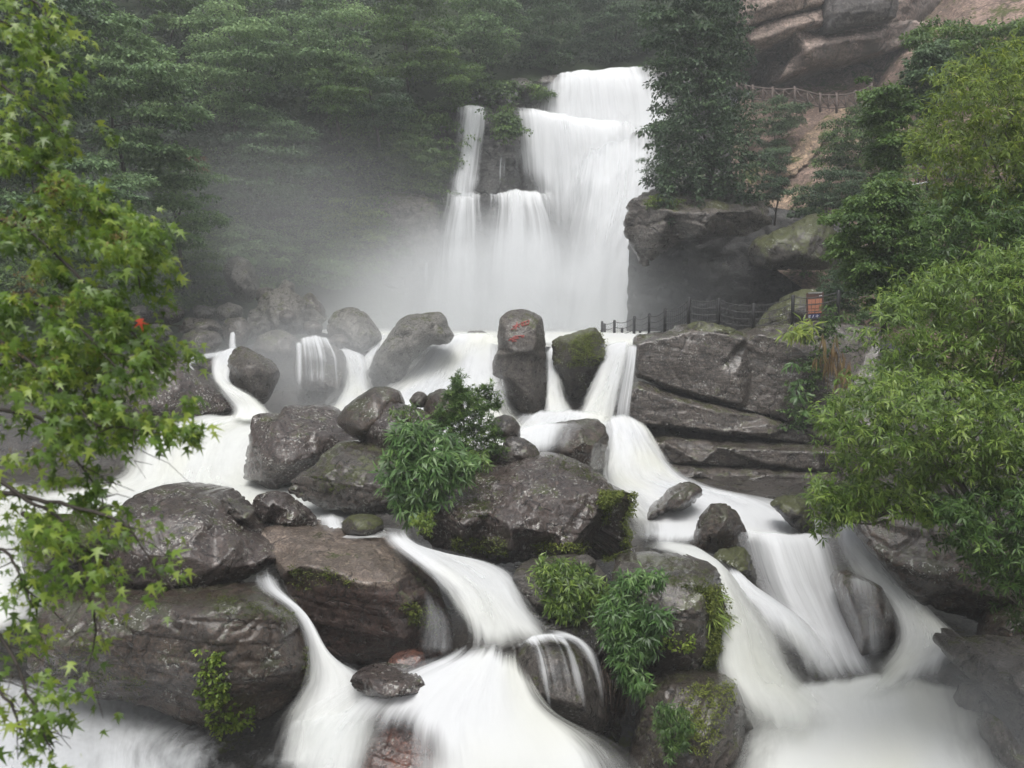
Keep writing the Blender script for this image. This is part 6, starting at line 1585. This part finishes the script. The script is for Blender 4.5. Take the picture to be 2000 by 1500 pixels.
# ------------------------------------------------------------------ chain fence on the ledge
M_POST = plain_mat("dark grey painted post", (0.018, 0.018, 0.02), 0.5)
M_CHAIN = plain_mat("dark chain", (0.05, 0.05, 0.05), 0.5)
M_WOODY = plain_mat("reddish brown railing wood", (0.10, 0.075, 0.066), 0.75)
posts = [(1176, 627, 46), (1200, 625, 44.5), (1239, 617, 42.5), (1268, 612, 40.5), (1299, 602, 38.3), (1346, 581, 35.6), (1404, 582, 35.4), (1472, 592, 35.2), (1549, 576, 34.6), (1638, 566, 34.4)]
fence = empty("chain_fence", P(1346, 632, 35.6), "dark chain fence along the ledge above the pool", "fence")
tops = []
for i, (x, y, d) in enumerate(posts):
    t = P(x, y, d)
    h = 1.25
    V, F = tube([t - np.array([0, 0, h]), t - np.array([0, 0, .03]), t], [.07, .07, .04], 10)
    p = mesh_obj("post", V, F, M_POST, fence)
    tops.append(t)
for a, b in zip(tops, tops[1:]):
    L = []
    for k, off in enumerate((.08, .36, .64, .9)):
        n = 13
        s = np.linspace(0, 1, n)[:, None]
        q = (a - (0, 0, off)) * (1 - s) + (b - (0, 0, off)) * s
        sag = .07 * np.linalg.norm(b - a)
        q = q - np.array([0, 0, 1]) * sag * (1 - (2 * s - 1) ** 2)
        L.append((q, np.full(n, .017), 4))
    for s in np.linspace(.08, .92, 12):
        q0 = L[0][0][int(s * 12)]
        q1 = L[3][0][int(s * 12)]
        L.append((np.array([q0, q1]), [.005, .005], 4))
    V, F = tubes(L)
    mesh_obj("chain", V, F, M_CHAIN, fence)
for i, (x, y, d) in enumerate([(1181, 632, 46.5), (1215, 640, 45.5), (1250, 646, 43.8)]):
    t = P(x, y, d)
    V, F = tube([t - np.array([0, 0, .8]), t - np.array([0, 0, .03]), t], [.07, .07, .04], 10)
    o = mesh_obj("bollard", V, F, M_POST)
    set_props(o, ["short dark bollard hard against the end post of the chain fence", "short dark bollard standing between the second and third fence posts", "stub of a dark bollard almost hidden behind the third fence post"][i], "bollard", "short bollards behind the chain fence")

# ------------------------------------------------------------------ wooden railing on the cliff path
rail = empty("wooden_railing", P(1552, 195, 61), "reddish brown railing with crossed braces along the cliff path", "railing")
rt = [(1440, 160, 61.5), (1455, 167, 61.3), (1470, 170, 61.2), (1490, 172, 61.1), (1509, 174, 61), (1530, 175, 61), (1552, 173, 61), (1577, 179, 60.8), (1602, 186, 60.6), (1618, 186, 60.6), (1634, 186, 60.6), (1652, 185, 60.6), (1671, 181, 60.8), (1688, 174, 61.2), (1702, 167, 61.5)]
rb = [(1440, 178, 61.5), (1455, 186, 61.3), (1470, 193, 61.2), (1490, 195, 61.1), (1509, 197, 61), (1530, 197, 61), (1552, 195, 61), (1577, 202, 60.8), (1602, 209, 60.6), (1618, 211, 60.6), (1634, 211, 60.6), (1652, 209, 60.6), (1671, 206, 60.8), (1688, 192, 61.2), (1702, 181, 61.5)]
A = [P(*q) for q in rt]
B = [P(*q) for q in rb]
V, F = tube(A, [.06] * len(A), 6)
mesh_obj("top_rail", V, F, M_WOODY, rail)
V, F = tube(B, [.05] * len(B), 6)
mesh_obj("bottom_rail", V, F, M_WOODY, rail)
for i, (a, b) in enumerate(zip(A, B)):
    tall = i % 2 == 0
    up = np.array([0, 0, .16 if tall else 0])
    V, F = tube([b - np.array([0, 0, .35 if tall else 0]), a + up], [.085 if tall else .05] * 2, 8)
    mesh_obj("post", V, F, M_WOODY, rail)
for i in range(len(A) - 1):
    L = [(np.array([A[i], B[i + 1]]) - [0, .03, 0], [.035, .035], 5), (np.array([B[i], A[i + 1]]) + [0, .03, 0], [.035, .035], 5)]
    V, F = tubes(L)
    mesh_obj("cross_brace", V, F, M_WOODY, rail)
# small grey rail among the plants higher on the bank
gr = empty("handrail", P(1795, 362, 27), "short pale metal handrail on dark poles among the bamboo", "handrail")
M_PALEM = plain_mat("pale metal", (0.45, 0.46, 0.47), 0.4)
V, F = tube([P(1782, 361, 26.5), P(1812, 356, 26.5)], [.03, .03], 6)
mesh_obj("rail", V, F, M_PALEM, gr)
for x in (1796, 1811):
    V, F = tube([P(x, 372, 26.6), P(x - 4, 330, 26.6)], [.025, .025], 6)
    mesh_obj("pole", V, F, M_POST, gr)

# ------------------------------------------------------------------ notice board
M_FRAME = plain_mat("brown board frame", (0.085, 0.045, 0.035), 0.6)
M_PANEL = plain_mat("terracotta board panel", (0.42, 0.17, 0.10), 0.6, .12, 40)
M_BLUE = plain_mat("blue board strip", (0.05, 0.055, 0.16), 0.5)
M_WHITE = plain_mat("white board paint", (0.6, 0.6, 0.62), 0.5, .1)
M_GREYB = plain_mat("grey board strip", (0.28, 0.28, 0.27), 0.5)
SD = 34.9
sg = empty("notice_board", P(1592, 628, SD), "small brown framed notice board with terracotta panel and blue strip", "sign")


def quad_slab(name, c, t, mat, parent, d=SD):
    """A thin slab whose four corners (px, py) face the viewer; t is its thickness in metres."""
    f = np.array([P(x, y, d) for x, y in c])
    v = np.concatenate([f, f + (0, t, 0)])
    return mesh_obj(name, v, [(0, 1, 2, 3), (7, 6, 5, 4), (0, 4, 5, 1), (1, 5, 6, 2), (2, 6, 7, 3), (3, 7, 4, 0)], mat, parent, False)


quad_slab("board", [(1577, 626), (1606, 622), (1607, 571), (1578, 573)], .05, M_FRAME, sg, SD + .02)
quad_slab("panel", [(1578.5, 612.5), (1604.5, 611), (1605.5, 583), (1578.5, 585)], .03, M_PANEL, sg, SD)
quad_slab("panel", [(1577.5, 624), (1601, 621.5), (1602, 613), (1577.8, 614.5)], .03, M_BLUE, sg, SD)
quad_slab("header", [(1579, 574), (1607, 572.5), (1607, 570), (1579, 571)], .03, M_GREYB, sg, SD)
quad_slab("header", [(1600, 578.5), (1607, 577.5), (1607, 576), (1600, 577)], .03, M_WHITE, sg, SD)
for nm, x0, x1, y0, y1 in (("post", 1575.5, 1578.2, 573, 640), ("post", 1605.5, 1608.8, 571, 636)):
    quad_slab(nm, [(x0, y1), (x1, y1), (x1, y0), (x0, y0)], .09, M_FRAME, sg, SD - .01)
for c in ([(1578.6, 594.6), (1605, 592.6), (1605, 591.9), (1578.6, 593.9)], [(1578.6, 603.8), (1604.8, 602.2), (1604.8, 601.5), (1578.6, 603.1)], [(1592, 593.5), (1592.8, 593.5), (1593.5, 584), (1592.7, 584)], [(1584, 603), (1584.6, 603), (1584.6, 594), (1584, 594)], [(1600, 602), (1600.6, 602), (1600.6, 593), (1600, 593)], [(1591, 612), (1591.7, 612), (1591.7, 603), (1591, 603)]):
    quad_slab("joint_line", c, .006, M_FRAME, sg, SD - .008)
for c in ([(1579.5, 622.5), (1580.5, 622.5), (1580.5, 616), (1579.5, 616)], [(1581.5, 622), (1582.5, 622), (1582.5, 616), (1581.5, 616)], [(1579.5, 616.8), (1583.5, 616.5), (1583.5, 615.5), (1579.5, 615.8)], [(1586, 621.5), (1587, 621.5), (1590, 615.5), (1588.6, 615.5)], [(1593, 618), (1599, 617), (1599, 616), (1593, 617)], [(1595.5, 621.5), (1596.8, 621.5), (1596.8, 614.5), (1595.5, 614.5)]):
    quad_slab("letter_stroke", c, .006, M_WHITE, sg, SD - .008)
quad_slab("base_stone", [(1571.5, 626), (1573.3, 626), (1573.5, 615), (1571.8, 615)], .08, M_GREYB, sg, SD - .05)

# ------------------------------------------------------------------ the two red characters cut in the upright boulder
M_REDP = plain_mat("faded red paint", (0.33, 0.085, 0.075), 0.75, .4, 30)


def eng_depth(px, py):
    nn = normals(EV, ET)
    y = CT * EV[:, 1] - ST * EV[:, 2]
    ex, ey = 1000 + FPX * EV[:, 0] / y, 750 - FPX * (ST * EV[:, 1] + CT * EV[:, 2]) / y
    front = nn[:, 1] < 0
    k = np.argmin(np.where(front, (ex - px) ** 2 + (ey - py) ** 2, 1e9))
    return EV[k][1]


def character(strokes):
    L = []
    for s in strokes:
        q = [P(a, b, eng_depth(a, b) - .028) for a, b in catmull(np.array(s, float), max(4, 3 * len(s)))]
        L.append((np.array(q), np.full(len(q), .019), 6))
    V, F = tubes(L)
    o = mesh_obj("red_character", V, F, M_REDP, eng)
    return o


character([[(1001, 638), (1008, 635), (1016, 633)], [(1010, 629), (1009, 637), (1007, 645)], [(1009, 636), (1004, 641), (998, 644)], [(1010, 636), (1013, 638), (1015, 639)], [(1018, 631), (1019, 635), (1020, 637)], [(1018, 631), (1026, 628), (1033, 626)], [(1033, 626), (1033, 630), (1031, 634)], [(1022, 630), (1022, 633), (1020, 635)], [(1027, 628), (1027, 632), (1029, 633)], [(1020, 636), (1026, 635), (1031, 633)]])
character([[(1006, 656), (1001, 660), (995, 663)], [(1007, 656), (1013, 656), (1024, 655)], [(1000, 660), (1006, 659), (1012, 658)], [(993, 665), (1002, 663), (1014, 660)], [(1005, 661), (1003, 664), (1000, 667)], [(1000, 667), (1006, 666), (1009, 666)], [(1017, 655), (1020, 658), (1023, 658)], [(1018, 659), (1022, 658), (1024, 655)]])

# ------------------------------------------------------------------ air: even haze round everything, mist where the falls strike, one added veil
def ellipsoid(name, c, r, mat, label):
    bm = bmesh.new()
    bmesh.ops.create_icosphere(bm, subdivisions=3, radius=1)
    me = bpy.data.meshes.new(name)
    for v in bm.verts:
        v.co = Vector((v.co.x * r[0], v.co.y * r[1], v.co.z * r[2]))
    bm.to_mesh(me)
    bm.free()
    me.materials.append(mat)
    o = bpy.data.objects.new(name, me)
    COL.objects.link(o)
    o.location = c
    set_props(o, label, None, None, "stuff")
    return o


hv = bpy.data.meshes.new("haze")
X0, X1, Y0, Y1, Z0, Z1 = -140, 140, -60, 170, -14, 82
hv.from_pydata([(x, y, z) for x in (X0, X1) for y in (Y0, Y1) for z in (Z0, Z1)], [], [(0, 1, 3, 2), (4, 6, 7, 5), (0, 4, 5, 1), (2, 3, 7, 6), (0, 2, 6, 4), (1, 5, 7, 3)])
hv.materials.append(volume_mat("haze", 0.0014, (0.9, 0.93, 0.96)))
ho = bpy.data.objects.new("haze", hv)
COL.objects.link(ho)
set_props(ho, "thin even haze filling the gorge", None, None, "stuff")
ellipsoid("mist", P(1010, 600, 51), (15, 9, 7.0), volume_mat("mist at the fall", .25, falloff=True), "bright spray cloud at the foot of the main fall")
ellipsoid("mist", P(560, 520, 46), (20, 9, 9), volume_mat("drifting mist", .035, falloff=True), "mist drifting over the rubble and the wooded slope")
ellipsoid("mist", P(640, 740, 33), (8, 4.5, 3.6), volume_mat("low mist", .15, falloff=True), "low mist around the rivulets and pale boulders")
ellipsoid("mist", P(1990, 1420, 14.3), (2.4, 2.2, 1.7), volume_mat("added mist by the bank", .16, falloff=True), "spray over the boulders at the foot of the brown bank")  # added veil that gives this corner its washed-out look
